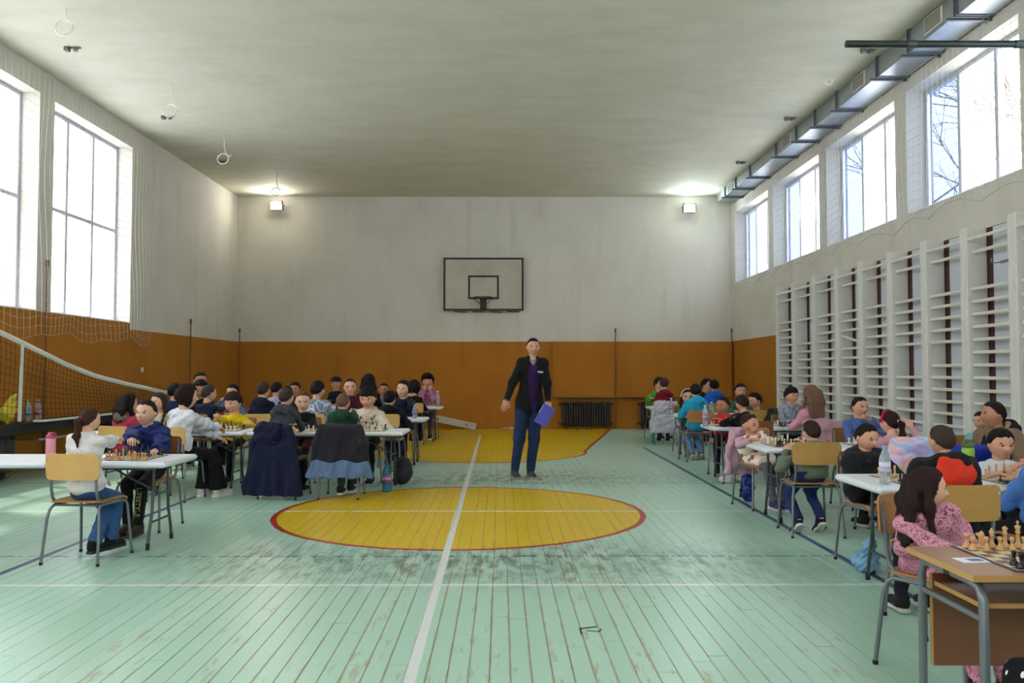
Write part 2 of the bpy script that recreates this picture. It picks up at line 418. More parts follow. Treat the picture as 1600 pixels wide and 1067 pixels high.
mb = MB(); mb.box((-.55, 8.65, ZC+.1), (12.9, 24.2, .2)); tag(mb.build('ceiling', MC), kind='structure')

LWIN = [(b-2.52, b) for b in (14.6, 11.7, 8.8, 5.9, 3.0, .1)]; LZ = (2.22, 5.30)
RWIN = [(17.42, 20.0), (14.54, 17.11), (11.66, 14.2), (8.78, 11.32), (5.9, 8.45), (3.02, 5.57), (.14, 2.69), (-2.74, -.19)]; RZ = (3.50, 5.19)
def side_wall(name, X, out, wins, wz, low_of):
    mb = MB(); T = .34; ys = sorted({YF, YB}|{a for w in wins for a in w}); 
    for i in range(len(ys)-1):
        y0, y1 = ys[i], ys[i+1]
        iswin = any(abs(w[0]-y0) < 1e-6 for w in wins)
        zl = low_of(y0, y1); zs = [(-.05, zl, 1)] if zl > 0 else [(-.05, 0, 0)]
        if iswin: zs += [(zs[0][1], wz[0], 0), (wz[1], ZC+.1, 0)]
        else: zs += [(zs[0][1], ZC+.1, 0)]
        for z0, z1, mi in zs:
            if z1-z0 > 1e-4: mb.box((X+out*T/2, (y0+y1)/2, (z0+z1)/2), (T, y1-y0, z1-z0), mi=mi)
    return tag(mb.build(name, [MW, MO]), kind='structure')
side_wall('wall_left', XL, -1, LWIN, LZ, lambda a, b: 2.22 if b < 14.7 else 2.11)
# right wall: ochre only past the wall bars
def right_wall():
    mb = MB(); T = .36; ys = sorted({YF, YB, 16.34}|{a for w in RWIN for a in w})
    for i in range(len(ys)-1):
        y0, y1 = ys[i], ys[i+1]; iswin = any(w[0]-1e-6 <= y0 and y1 <= w[1]+1e-6 for w in RWIN); och = y0 > 16.3
        zs = [(-.05, 2.12, 1 if och else 2)] if 1 else []
        zs += [(2.12, RZ[0], 0), (RZ[1], ZC+.1, 0)] if iswin else [(2.12, ZC+.1, 0)]
        for z0, z1, mi in zs: mb.box((XR+T/2, (y0+y1)/2, (z0+z1)/2), (T, y1-y0, z1-z0), mi=mi)
    return tag(mb.build('wall_right', [MW, MO, MW]), kind='structure')
wr = right_wall()
mb = MB(); mb.box((-.55, YB+.15, 1.03), (12.8, .3, 2.16), mi=1); mb.box((-.55, YB+.15, 3.9), (12.8, .3, 3.58), mi=0); tag(mb.build('wall_back', [MW, MO]), kind='structure')
FWIN = [(-5.6, -3.4), (-2.8, -.6), (0.0, 2.2), (2.8, 5.0)]; mb = MB(); mb.box((-.55, YF-.15, 1.03), (12.8, .3, 2.16), mi=1); mb.box((-.55, YF-.15, 5.5), (12.8, .3, .5), mi=0)  # unseen windows added in the front wall to bring fill light in
xs_ = [-6.95]+[v for w in FWIN for v in w]+[5.85]
for k in range(0, len(xs_), 2): mb.box(((xs_[k]+xs_[k+1])/2, YF-.15, 3.68), (xs_[k+1]-xs_[k], .3, 3.14), mi=0)
tag(mb.build('wall_front', [MW, MO]), kind='structure')

MWIN = simple('#b4b8c2', .35, name='white_window_frame'); MG = glassmat()
wn_ = [0]
def window(X, out, y0, y1, z0, z1, ncol, trans, front=False):
    wn_[0] += 1; e = tag(empty('window_%d' % wn_[0], (X, (y0+y1)/2, z0)), kind='structure'); w = y1-y0; h = z1-z0; xo = out*.29
    mb = MB(); f = .055
    for yy in (-w/2+f/2, w/2-f/2): mb.box((xo, yy, h/2), (.07, f, h), bev=.006)
    for zz in (f/2, h-f/2): mb.box((xo, 0, zz), (.07, w-2*f, f), bev=.006)
    mb.build('window_frame', MWIN, e)
    MGB = glassmat('bluish_frosted_glass', (.42, .47, .58))  # far panes on the right wall are tinted bluish and darker
    cw = (w-2*f)/ncol; rows = [(f, h-f)] if not trans else [(f, trans-.03), (trans+.03, h-f)]
    for i in range(1, ncol): m = MB(); m.box((xo, -w/2+f+cw*i, h/2), (.08, .065, h-2*f), bev=.008); m.build('mullion', MWIN, e)
    if trans: m = MB(); m.box((xo, 0, trans), (.075, w-2*f, .06), bev=.008); m.build('transom', MWIN, e)
    for i in range(ncol):
        for a, b in rows:
            m = MB(); m.box((xo, -w/2+f+cw*(i+.5), (a+b)/2), (.006, cw-.05, b-a)); m.build('pane', MGB if (out > 0 and i == ncol-1) else MG, e)
    m = MB(); m.box((out*.17, 0, .008), (.36, w-.004, .016)); m.build('window_sill', MREV, e)
    if front: e.rotation_euler.z = PI/2; e.location = ((y0+y1)/2, X, z0)
for a, b in LWIN: window(XL, -1, a, b, LZ[0], LZ[1], 3, 1.6)
for a, b in RWIN: window(XR, 1, a, b, RZ[0], RZ[1], 3, 0)
for a, b in FWIN: window(YF, -1, a, b, 2.12, 5.24, 2, 1.6, True)

# outside: red roofed house and bare trees beyond the glass
def house(loc, w, d, h, label):
    e = tag(empty('house', loc), label, 'building'); m = MB(); m.box((0, 0, h/2), (w, d, h)); m.build('wall', simple('#a89a90', .9, name='render'), e)
    m = MB(); m.add([(-w/2-.5, -d/2-.5, h), (w/2+.5, -d/2-.5, h), (w/2+.5, d/2+.5, h), (-w/2-.5, d/2+.5, h), (0, -d/2-.5, h+2.2), (0, d/2+.5, h+2.2)], [(0, 3, 5, 4), (1, 4, 5, 2), (0, 4, 1), (3, 2, 5), (0, 1, 2, 3)])
    m.build('roof', simple('#8a3b2a', .9, name='roof_tiles'), e)
    for k in range(3):
        m = MB(); m.box((w/2+.02, -d/2+d*(k+.5)/3, h*.55), (.06, 1.1, 1.3)); m.build('window', simple('#39414a', .3, name='dark_glass'), e)
house((-32, 50, -2), 9, 14, 4.2, 'pale house with a red tiled roof outside the left windows'); house((-30, 30, -3), 8, 11, 4.0, 'low red roofed house farther along outside the left windows')
def tree(loc, h, seed, label):
    r = random.Random(seed); e = tag(empty('bare_tree', loc), label, 'tree'); t = MB(); b = MB()
    t.tube([(0, 0, 0), (.1, 0, h*.3), (-.05, .1, h*.6), (.1, 0, h*.95)], .2, 6, rads=[.25, .18, .11, .03]); t.build('trunk', simple('#857b74', .9, name='bark'), e)
    def br(p, d, L, rr, lv):
        q = p+d*L*.5+Vector((r.uniform(-.1, .1), r.uniform(-.1, .1), 0))*L; e2 = p+d*L+Vector((0, 0, .1*L)); b.tube([p, q, e2], rr, 3, cap=False, rads=[rr, rr*.7, rr*.35])
        if lv < 3:
            for _ in range(4): br(p.lerp(e2, r.uniform(.35, 1)), (d+Vector((r.uniform(-.8, .8), r.uniform(-.8, .8), r.uniform(-.3, .6)))).normalized(), L*.62, rr*.5, lv+1)
    for i in range(9):
        a = r.uniform(0, 6.28); br(Vector((0, 0, h*r.uniform(.3, .85))), Vector((math.cos(a), math.sin(a), .6)).normalized(), h*.3, .07, 0)
    b.build('branches', simple('#8d847e', .9, name='bark'), e)
tree((15, 23, -1), 10, 1, 'bare tree outside the second farthest right window'); tree((19, 38, -1), 12, 2, 'tall bare tree far outside the farthest right windows'); tree((12, 14.5, -1), 10, 4, 'bare tree nearest the right windows')
tree((-22, 33, -2), 11, 5, 'bare tree standing outside the left window')

# ------------------------------------------------------------------ wall trims, panels, wall bars
mb = MB(); mb.box((3.24, YB-.04, 1.435), (4.36, .08, 1.35), bev=.01); tag(mb.build('trim_1', MO), kind='structure')     # raised ochre panelling over the radiators
mb = MB(); mb.box((2.3, YB-.1, .775), (2.5, .2, .03)); tag(mb.build('trim_2', simple('#7d5a30', .6, name='ledge')), kind='structure')
MWB = simple('#d2d0c8', .5, name='white_gloss_wood', var=.05); MRUNG = simple('#d6d2c2', .45, name='cream_rung_paint')
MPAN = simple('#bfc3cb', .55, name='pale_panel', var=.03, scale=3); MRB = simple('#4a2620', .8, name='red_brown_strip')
PY = [16.3, 15.3, 14.3, 13.3, 12.4, 11.45, 10.5, 9.57, 8.65, 7.7, 6.75, 5.8]
rungz = [2.86, 2.72]+[2.30-.143*i for i in range(16)]
miss = {1: (3, 4), 3: (), 5: (7, 8), 6: (7,), 4: (), 0: ()}
m = MB(); m.box((XR-.004, (16.3+5.8)/2, 1.5), (.008, 10.5, 3.0)); m.build('backing_strip', MRB, wr)  # old red-brown wall paint, with the shade behind the posts toned in
for i in range(len(PY)-1):
    yf, yn = PY[i]-.075, PY[i+1]-.075; w = yf-yn
    pos_ = ['farthest wall bars unit, beside the ochre wall', 'second farthest wall bars unit, two rungs missing', 'third wall bars unit counted from the ochre wall', 'fourth wall bars unit from the ochre wall, one rung broken and slanting', 'fifth wall bars unit from the ochre wall', 'sixth wall bars unit from the ochre wall, rungs missing at mid height', 'seventh wall bars unit from the ochre wall, one rung missing', 'eighth wall bars unit from the ochre wall, above the seated man', 'wall bars unit at the right picture edge, with the steel latch', 'wall bars unit just outside the right edge', 'nearest wall bars unit on the right wall'][i]
    e = tag(empty('wall_bars', (XR, (yf+yn)/2, 0)), pos_, 'wall bars', 'white wooden wall bars along the right wall')
    for yy in (w/2-.038, -w/2+.038):
        m = MB(); m.box((-.135, yy, 1.5), (.235, .072, 3.0), bev=.006); m.build('side_post', MWB, e)
    for j, z in enumerate(rungz):
        if j in miss.get(i, ()): continue
        xx = -.235+(.0 if j == 0 else .055 if j == 1 else .04); m = MB()
        rot = Matrix.Rotation(.18, 3, 'X') if (i == 3 and j == 5) else None
        m.box((xx, 0, z), (.026, w-.15+.01, .038), rot, bev=.009); m.build('rung', MRUNG, e)
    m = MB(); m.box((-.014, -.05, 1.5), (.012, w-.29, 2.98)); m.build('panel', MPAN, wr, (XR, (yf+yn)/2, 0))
m = MB(); m.tube([(0, 0, 0), (-.02, .1, 0), (-.03, .16, .02), (-.03, .15, .06)], .006, 6); m.box((0, -.03, 0), (.01, .12, .03))
tag(m.build('latch', simple('#8b8b88', .4, .8, name='steel'), None, (XR-.26, 8.72, 2.52)), 'steel hook latch screwed to the near right wall bars post', 'latch')

# ------------------------------------------------------------------ duct
MDUCT = (lambda g: g.done(g.mix(g.noise(g.mapping(g.coord(), (3, .7, 3)), 2, 4), lin('#8e949a'), lin('#b9bfc4')), .38, .85, .5))(NG('galvanised_steel'))
MFL = simple('#6f767c', .45, .8, name='steel_flange'); MGR = simple('#cfcabb', .5, name='vent_grille')
e = tag(empty('air_duct', (5.215, 10, 5.5)), 'galvanised steel air duct with flanged joints hung along the right ceiling edge', 'air duct')
ys = [20.0, 19.2, 18.3, 17.2, 15.5, 14.4, 13.5, 12.6, 11.2, 10.3, 9.2, 8.0, 6.7, 5.4, 4]
for i in range(len(ys)-1):
    t = (ys[i]-4)/16; zb = 5.30+.14*t; m = MB(); y0, y1 = ys[i], ys[i+1]
    m.box((-.015-.0*t, (y0+y1)/2-10, (zb+ZC-.015)/2-5.5), (.40, y0-y1-.01, ZC-.015-zb), bev=.004); m.build('duct_section', MDUCT, e)
    m = MB(); 
    for dy in (-.022, .022): m.box((-.015, y1-10+dy, (zb+ZC-.02)/2-5.5), (.445, .014, ZC-.02-zb+.045))
    m.box((-.03, y1-10+.07, zb-.03-5.5), (.52, .035, .03)); m.build('flange', MFL, e)
for y in (18.75, 14.9, 11.8, 9.7):
    t = (y-4)/16; zb = 5.30+.14*t; zc = (zb+ZC)/2-5.5; m = MB(); m.box((-.222, y-10, zc), (.012, .42, .2), bev=.003)
    g2 = m.build('vent_grille', MGR, e); m = MB()
    for k in range(7): m.box((-.232, y-10, zc-.075+k*.025), (.012, .36, .008))
    m.build('louvres', simple('#5d5b55', .6, name='dark_louvre'), g2)
# ------------------------------------------------------------------ dark green pipe at top right
m = MB(); m.tube([(3.43, 8.4, 4.70), (5.45, 8.4, 4.70)], .037, 14); o = tag(m.build('green_pipe', simple('#16261c', .35, name='dark_green_enamel')), 'dark green steel pipe sticking out of the wall over the top right window', 'pipe')
m = MB(); m.tube([(4.05, 8.4, 4.70), (4.14, 8.4, 4.70)], .042, 12); m.tube([(5.15, 8.4, 4.70), (5.3, 8.4, 4.70)], .043, 12); m.build('clamp', simple('#4c5550', .5, .5, name='worn_steel'), o)

# ------------------------------------------------------------------ basketball backboard
e = tag(empty('backboard', (-.61, YB-.12, 3.49)), 'worn white basketball backboard with black border and target square', 'backboard')
m = MB(); m.box((0, 0, 0), (1.93, .05, 1.28)); m.build('board', plaster('backboard_paint', '#b9b5a6', '#aeab9c', '#a19c8c', 2.5), e)
MB_ = simple('#14140f', .6, name='black_paint')
def frame_rect(nm, w, h, t, cz, y):
    m = MB()
    for sx in (-1, 1): m.box((sx*(w/2-t/2), y, cz), (t, .012, h))
    for sz in (-1, 1): m.box((0, y, cz+sz*(h/2-t/2)), (w-2*t, .012, t))
    m.build(nm, MB_, e)
m = MB(); m.box((-.6, .07, 0), (.08, .12, 1.1)); m.box((.6, .07, 0), (.08, .12, 1.1)); m.build('wall_mount', MB_, e)
frame_rect('border', 1.93, 1.28, .045, 0, -.03); frame_rect('target_square', .74, .57, .045, -.075, -.03)
m = MB(); m.box((0, -.06, -.48), (.15, .09, .27), bev=.01)
m.tube([(-.06, -.1, -.5), (-.26, -.16, -.34)], .008, 6); m.tube([(.06, -.1, -.5), (.22, -.16, -.34)], .008, 6); m.build('bracket', MB_, e)
m = MB(); m.tube([(.225*math.cos(a), -.36+.225*math.sin(a), -.35) for a in np.linspace(0, 2*PI, 33)], .011, 6); m.tube([(0, -.14, -.35), (0, -.08, -.36)], .02, 6); m.build('rim', simple('#241d14', .6, name='rusty_rim'), e)
m = MB()
for k in range(4): m.tube([(-.7+k*.42, .03, -.66), (-.7+k*.42+.3, .02, -.675+.01*(k % 2))], .012, 5)
m.build('bottom_rail', simple('#3d3020', .9, name='old_wood'), e)

# ------------------------------------------------------------------ floodlights
for (px, py, lab) in ((432, 321, 'lit floodlight high in the left back corner'), (1077, 325, 'lit floodlight under the ceiling near the duct end')):
    p = ondepth(px, py, YB-.22); e = tag(empty('floodlight', p), lab, 'floodlight', 'floodlights')
    R = Matrix.Rotation(.35, 3, 'X'); m = MB(); m.box((0, 0, 0), (.32, .08, .24), R, bev=.02); m.build('housing', simple('#5a554e', .4, .3, name='grey_housing'), e)
    m = MB(); m.box(R @ Vector((0, -.045, 0)), (.26, .012, .18), R, bev=.004); m.build('lamp_glass', emis('#fffaf0' if px < 800 else '#e6fbff', 24), e)
    m = MB(); m.tube([(-.17, 0, 0), (-.17, .14, .04), (.17, .14, .04), (.17, 0, 0)], .008, 6); m.box((0, .17, .05), (.08, .1, .06)); m.build('bracket', MFL, e)
    l = bpy.data.lights.new('flood', 'AREA'); l.energy = 15; l.size = .2; l.color = (1, .95, .86) if px < 800 else (.85, 1, 1); lo = bpy.data.objects.new('flood', l); COL.objects.link(lo)
    lo.location = p+Vector((0, -.12, .0)); lo.rotation_euler = Vector((0, 1, -.25)).to_track_quat('Z', 'Y').to_euler()
    l2 = bpy.data.lights.new('flood_spill', 'POINT'); l2.energy = 4.5; l2.shadow_soft_size = .08; l2.color = l.color; lo2 = bpy.data.objects.new('flood_spill', l2); COL.objects.link(lo2); lo2.location = p+Vector((0, -.16, .1))

# ------------------------------------------------------------------ ceiling cable rings and fittings
MCAB = simple('#dcdad2', .5, name='white_cable'); MFIT = simple('#6e6a60', .5, .3, name='ceiling_fitting')
for k, (X, Y, r_, dz) in enumerate(((-5.22, 9.75, .10, .12), (-5.0, 12.3, .10, .30), (-5.2, 15.2, .10, .28), (-5.1, 18.3, .09, .22), (4.62, 11.9, .05, .05))):
    pts = [(0, 0, 0), (.0, 0, -dz*.6)]+[(r_*math.sin(a)-.02, .02*math.cos(a), -dz-r_+r_*math.cos(a)) for a in np.linspace(.6, 2*PI+.9, 26)]+[(r_+.03, 0, -dz-.5*r_)]
    m = MB(); m.tube(pts, .011, 6)
    tag(m.build('cable_loop', MCAB, None, (X, Y, ZC)), ['nearest coiled white cable loop hanging from the ceiling at top left', 'second nearest white cable loop hanging on a long stem', 'third white cable loop hanging from the ceiling', 'farthest white cable loop, above the left floodlight', 'small white cable loop on the ceiling beside the duct'][k], 'cable', 'white cable loops on the ceiling')
for k, (X, Y) in enumerate(((-5.76, 10.9), (-5.71, 13.86), (-5.81, 16.83), (4.74, 10.92), (4.71, 13.9), (4.7, 16.84))):
    m = MB(); m.box((-.05, 0, -.03), (.07, .07, .06), bev=.01); m.box((.05, .02, -.025), (.06, .08, .05), Matrix.Rotation(.5, 3, 'Z'), bev=.008); m.tube([(-.09, 0, -.015), (.12, .01, -.012)], .012, 6)
    tag(m.build('ceiling_socket', MFIT, None, (X, Y, ZC)), ('%s bare ceiling lamp socket on the %s side' % (['nearest', 'middle', 'farthest'][k % 3], 'left' if k < 3 else 'right')), 'lamp socket', 'bare ceiling lamp sockets')

# ------------------------------------------------------------------ pipes on walls, wall socket
MPI = simple('#6b4418', .6, name='brown_pipe')
for (X, Y, z1, lab) in ((2.57, YB-.11, 2.36, 'thin brown vertical pipe on the back wall right of the standing man'), (5.38, YB-.1, 2.36, 'thin brown vertical pipe in the back right corner'), (-6.5, YB-.05, 2.36, 'thin brown vertical pipe in the back left corner'), (-6.56, 17.3, 2.4, 'thin brown vertical pipe on the left wall past the windows'), (-6.55, 11.88, 2.9, 'brown pipe on the left wall between the windows')):
    m = MB(); m.tube([(0, 0, 0), (0, 0, z1)], .013, 8); m.tube([(0, 0, z1-.03), (0, 0, z1+.06)], .024, 8); tag(m.build('wall_pipe', MPI, None, (X, Y, 0)), lab, 'pipe', 'brown wall pipes')
m = MB(); m.box((0, 0, 0), (.02, .085, .085), bev=.006); m.box((.012, 0, 0), (.006, .05, .05), bev=.002)
tag(m.build('wall_socket', simple('#cfcfc8', .4, name='white_plastic'), None, (XL+.01, 15.1, 1.41)), 'small white wall socket on the left ochre wall', 'socket')

# ------------------------------------------------------------------ radiators
MRAD = simple('#3a3a38', .5, .2, name='dark_radiator_paint')
def radiator(loc, n, axis, h, label, group=None, rz=0):
    e = tag(empty('radiator', loc, rz), label, 'radiator', group); m = MB(); m.box((0, 0, h/2+.08), (.042, .12, h), bev=.016); me = m.mesh('fin', MRAD)
    for i in range(n): link('fin', me, e, ((i-(n-1)/2)*.06, 0, 0))
    m = MB(); L = n*.06
    for z in (.14, h+.02): m.tube([(-L/2-.06, 0, z), (L/2+.06, 0, z)], .025, 8)
    for s in (-1, 1): m.box((s*L*.4, 0, .04), (.03, .1, .09))
    m.build('pipe', MRAD, e)
radiator((1.85, YB-.13, 0), 20, 0, .58, 'dark ribbed radiator behind the standing man'); radiator((3.5, YB-.13, 0), 12, 0, .58, 'dark ribbed radiator behind the farthest right table')
radiator((XL+.16, 9.9, 0), 34, 0, .52, 'dark ribbed radiator under the left window', None, PI/2)
radiator((XL+.16, 14.1, 0), 22, 0, .52, 'dark ribbed radiator beyond the red coat girl', None, PI/2)
m = MB(); m.box((0, 0, 0), (.46, 7.6, .03), bev=.004); e = tag(m.build('radiator_shelf', simple('#191816', .6, name='black_shelf'), None, (XL+.25, 11.3, .70)), 'long black shelf above the left radiators', 'shelf')
m = MB(); m.box((.21, 0, -.06), (.03, 7.6, .10)); m.build('front_lip', simple('#191816', .6, name='black_shelf'), e)
m = MB(); m.tube([(-6.0, 10.75, .50), (-6.0, 12.6, .50)], .014, 8); m.tube([(-6.0, 10.8, .50), (-6.4, 10.8, .50)], .01, 6); m.tube([(-6.0, 12.55, .5), (-6.4, 12.55, .5)], .01, 6)
tag(m.build('steel_rail', simple('#9a9a98', .3, .8, name='steel'), None), 'thin steel rail below the black shelf', 'rail')

# ------------------------------------------------------------------ nets
def cordnet(name, fn, nu, nv, r, mat, label, skip=None):
    mb = MB(); V = []; 
    P = [[Vector(fn(i/nu, j/nv)) for j in range(nv+1)] for i in range(nu+1)]
    def seg(a, b):
        d = (b-a).normalized(); u = d.orthogonal().normalized()*r; w = d.cross(u); vs = [a+u, a-u*.5+w*.87, a-u*.5-w*.87, b+u, b-u*.5+w*.87, b-u*.5-w*.87]
        mb.add(vs, [(0, 1, 4, 3), (1, 2, 5, 4), (2, 0, 3, 5)])
    for i in range(nu+1):
        for j in range(nv+1):
            if i < nu: seg(P[i][j], P[i+1][j])
            if j < nv: seg(P[i][j], P[i][j+1])
    return mb, mb.build(name, mat)
def ln(u, v):
    y = 3.0+12.35*u; z = 5.55-.0*u-(3.62)*v; z += -.07*abs(math.sin(u*PI*13))*v**2+.05*math.sin(u*40+v*3)*(v**3)
    return (XL+.09+.05*math.sin(u*31+v*5)*v, y+.03*math.sin(v*9+u*20), z)
MNET = simple('#c9c7bd', .9, name='white_net_cord')
_, o = cordnet('safety_net', ln, 96, 29, .0017, MNET, ''); tag(o, 'white ball safety net hanging in front of the left windows', 'net')
def rn(u, v):
    y = 4.0+16.1*u; z = 5.3-(2.03)*v+.11*abs(math.sin(u*PI*15))*v**2-.02*math.sin(u*30)*v
    return (XR-.12-.04*math.sin(u*37+v*6)*v-.02, y+.03*math.sin(v*8+u*25), z)
_, o = cordnet('safety_net', rn, 124, 16, .0017, MNET, ''); tag(o, 'white ball safety net with scalloped lower edge across the right windows', 'net')
m = MB(); m.tube([rn(u, 1) for u in np.linspace(0, 1, 181)], .004, 4); m.build('edge_cord', simple('#a8a598', .9, name='edge_cord'), o)
# volleyball net on the left
top = [(7.4, 2.28), (9.0, 2.02), (9.9, 1.83), (10.6, 1.66), (11.4, 1.48), (12.3, 1.31), (13.3, 1.17), (14.6, 1.02), (16.0, .97)]
def topz(y): return float(np.interp(y, [a for a, b in top], [b for a, b in top]))
def botz(y): return float(np.interp(y, [7.4, 9.9, 10.9, 12.6, 16], [.86, .78, .735, .74, .74]))
def vn(u, v):
    y = 7.4+8.6*u; z = topz(y)*(1-v)+botz(y)*v; return (-6.02-.03*math.sin(u*14+v*3)+.02*v, y+.03*math.sin(u*8)*v, z)
mb_, o = cordnet('volleyball_net', vn, 86, 11, .0028, simple('#15130f', .9, name='black_net_cord'), ''); tag(o, 'slack volleyball net with white top band strung along the left wall', 'net')
def ribbon(fn, n, h, t, mat, name, par):
    m = MB(); vs = []; N = n+1
    for i in range(N):
        p = Vector(fn(i/n)); q = Vector(fn(min(1, i/n+.01)))-Vector(fn(max(0, i/n-.01))); q.normalize(); up_ = Vector((1, 0, 0)).cross(q).normalized()*h/2
        if up_.z < 0 and abs(q.z) < .9: up_ = -up_
        for sx in (-t/2, t/2): vs += [p+up_+Vector((sx, 0, 0)), p-up_+Vector((sx, 0, 0))]
    fs = []
    for i in range(n): a = i*4; b = a+4; fs += [(a, a+1, b+1, b), (a+3, a+2, b+2, b+3), (a, b, b+2, a+2), (a+1, a+3, b+3, b+1)]
    m.add(vs, fs, 0, True); return m.build(name, mat, par)
MT = simple('#d2d0c6', .8, name='white_net_tape')
ribbon(lambda u: vn(u, 0), 60, .065, .012, MT, 'top_band', o)
m = MB(); m.box((-5.99, 10.33, 1.26), (.012, .06, 1.0), Matrix.Rotation(-.03, 3, 'X')); m.build('side_tape', MT, o)
ribbon(lambda u: vn(.38+u*.62, 1), 30, .03, .012, MT, 'bottom_cord', o)

# ================================================================== FURNITURE
MSTEEL = simple('#6d7376', .38, .35, name='grey_steel_tube'); MPLY = wood('#c4985a', '#d3aa6a', 'beech_plywood', .38, (2, 2, 9), 4)
MPLY2 = wood('#97683a', '#a97a46', 'dark_beech_plywood', .38, (2, 2, 9), 4); MPLY4 = wood('#a37b40', '#b0884a', 'amber_plywood', .38, (2, 2, 9), 4); MPLY3 = wood('#7d4a28', '#8f5930', 'brown_plywood', .38, (2, 2, 9), 4)  # right-hand chair backs: same plywood, dimmer light there painted in as darker colour
MTAB = simple('#dcdfe4', .35, name='white_table_plastic', var=.01); MTLEG = simple('#4c5053', .4, .5, name='dark_grey_steel'); MRUB = simple('#181818', .8, name='black_rubber')
TH = .68
# chair: faces +Y (sitter looks to +Y), backrest at -Y
def chair_meshes():
    d = {}
    m = MB(); nx, ny = 7, 7; V = []
    def slab(nu, nv, fn, th, thdir):
        a = [[Vector(fn(i/nu, j/nv)) for j in range(nv+1)] for i in range(nu+1)]; vs = []; fs = []; K = (nu+1)*(nv+1)
        for s in (0, 1):
            for i in range(nu+1):
                for j in range(nv+1): vs.append(a[i][j]+Vector(thdir)*th*s)
        ix = lambda s, i, j: s*K+i*(nv+1)+j
        for i in range(nu):
            for j in range(nv):
                fs.append((ix(1, i, j), ix(1, i+1, j), ix(1, i+1, j+1), ix(1, i, j+1))); fs.append((ix(0, i, j), ix(0, i, j+1), ix(0, i+1, j+1), ix(0, i+1, j)))
        for i in range(nu): fs.append((ix(0, i, 0), ix(0, i+1, 0), ix(1, i+1, 0), ix(1, i, 0))); fs.append((ix(0, i, nv), ix(1, i, nv), ix(1, i+1, nv), ix(0, i+1, nv)))
        for j in range(nv): fs.append((ix(0, 0, j), ix(1, 0, j), ix(1, 0, j+1), ix(0, 0, j+1))); fs.append((ix(0, nu, j), ix(0, nu, j+1), ix(1, nu, j+1), ix(1, nu, j)))
        return vs, fs
    def rc(u, e=.16):  # round the corners of a unit square edge
        return u
    def rr(x, hw, hh_, rad):      # half height of a rounded rectangle at x
        dx = max(0, abs(x)-(hw-rad)); return hh_-rad+math.sqrt(max(0, rad*rad-dx*dx))
    def seat(u, v):
        x = .195*math.sin(PI*(u-.5)); y = (v-.5)*2*rr(x, .195, .2, .05)
        return (x*(1-.04*(1-v)), y, .436-.012*math.sin(PI*v)*math.cos(PI*(u-.5))-.02*max(0, (v-.85)/.15)**2)
    vs, fs = slab(16, 10, seat, .011, (0, 0, 1)); m.add(vs, fs, 0, False); d['seat'] = m
    m = MB()
    def back(u, v):
        x = .20*math.sin(PI*(u-.5)); z = .692+(v-.5)*2*rr(x, .20, .093, .036)
        return (x, -.205-.03*math.cos(PI*x/.4)-.055*(z-.6), z)
    vs, fs = slab(18, 8, back, .011, (0, -1, 0)); m.add(vs, [tuple(reversed(f)) for f in fs], 0, False); d['backrest'] = m
    for s, nm in ((-1, 'L'), (1, 'R')):
        x = s*.17; m = MB(); m.tube([(x, -.222, .76), (x, -.21, .66), (x, -.195, .52), (x, -.185, .475), (x, -.15, .432), (x, -.10, .424), (x, .1, .424)], .0105, 8); d['up'+nm] = m
        m = MB(); m.tube([(x*1.0, -.10, .412), (x*1.03, -.16, .41), (x*1.08, -.185, .39), (x*1.15, -.20, .33), (x*1.25, -.235, 0.012)], .0105, 8); m.tube([(x*1.25, -.235, 0), (x*1.25, -.235, .02)], .0125, 8, 1); d['rl'+nm] = m
        m = MB(); m.tube([(x*1.0, -.10, .412), (x, .12, .412), (x*1.03, .165, .405), (x*1.08, .18, .37), (x*1.2, .215, .012)], .0105, 8); m.tube([(x*1.2, .215, 0), (x*1.2, .215, .02)], .0125, 8, 1); d['fl'+nm] = m
    m = MB(); m.tube([(-.175, -.14, .41), (.175, -.14, .41)], .009, 8); d['cross'] = m
    m = MB(); m.tube([(-.17, .1, .415), (.17, .1, .415)], .009, 8); d['cross2'] = m
    m = MB(); 
    for s in (-1, 1):
        for z in (.64, .745): m.tube([(s*.17, -.25, z), (s*.17, -.256, z)], .007, 6)
    d['bolts'] = m
    return d
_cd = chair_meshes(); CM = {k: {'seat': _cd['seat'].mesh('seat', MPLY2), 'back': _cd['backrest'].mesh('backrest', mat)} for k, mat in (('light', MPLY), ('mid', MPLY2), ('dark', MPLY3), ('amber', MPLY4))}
CM['light']['seat'] = _cd['seat'].mesh('seat', MPLY2)
CFR = [('backrest_upright', _cd['upL'].mesh('u', MSTEEL)), ('backrest_upright', _cd['upR'].mesh('u', MSTEEL))]+[('leg', _cd[k].mesh('leg', [MSTEEL, MRUB])) for k in ('rlL', 'rlR', 'flL', 'flR')]+[('crossbar', _cd['cross'].mesh('c', MSTEEL)), ('crossbar', _cd['cross2'].mesh('c', MSTEEL)), ('bolts', _cd['bolts'].mesh('b', simple('#bdbdb8', .3, .8, name='steel')))]
def chair(x, y, a, label, kind='mid'):
    e = tag(empty('school_chair', (x, y, 0), math.radians(a)), label, 'chair', 'school chairs at the tables')
    link('seat', CM[kind]['seat'], e); link('backrest', CM[kind]['back'], e)
    for n, me in CFR: link(n, me, e)
    return e

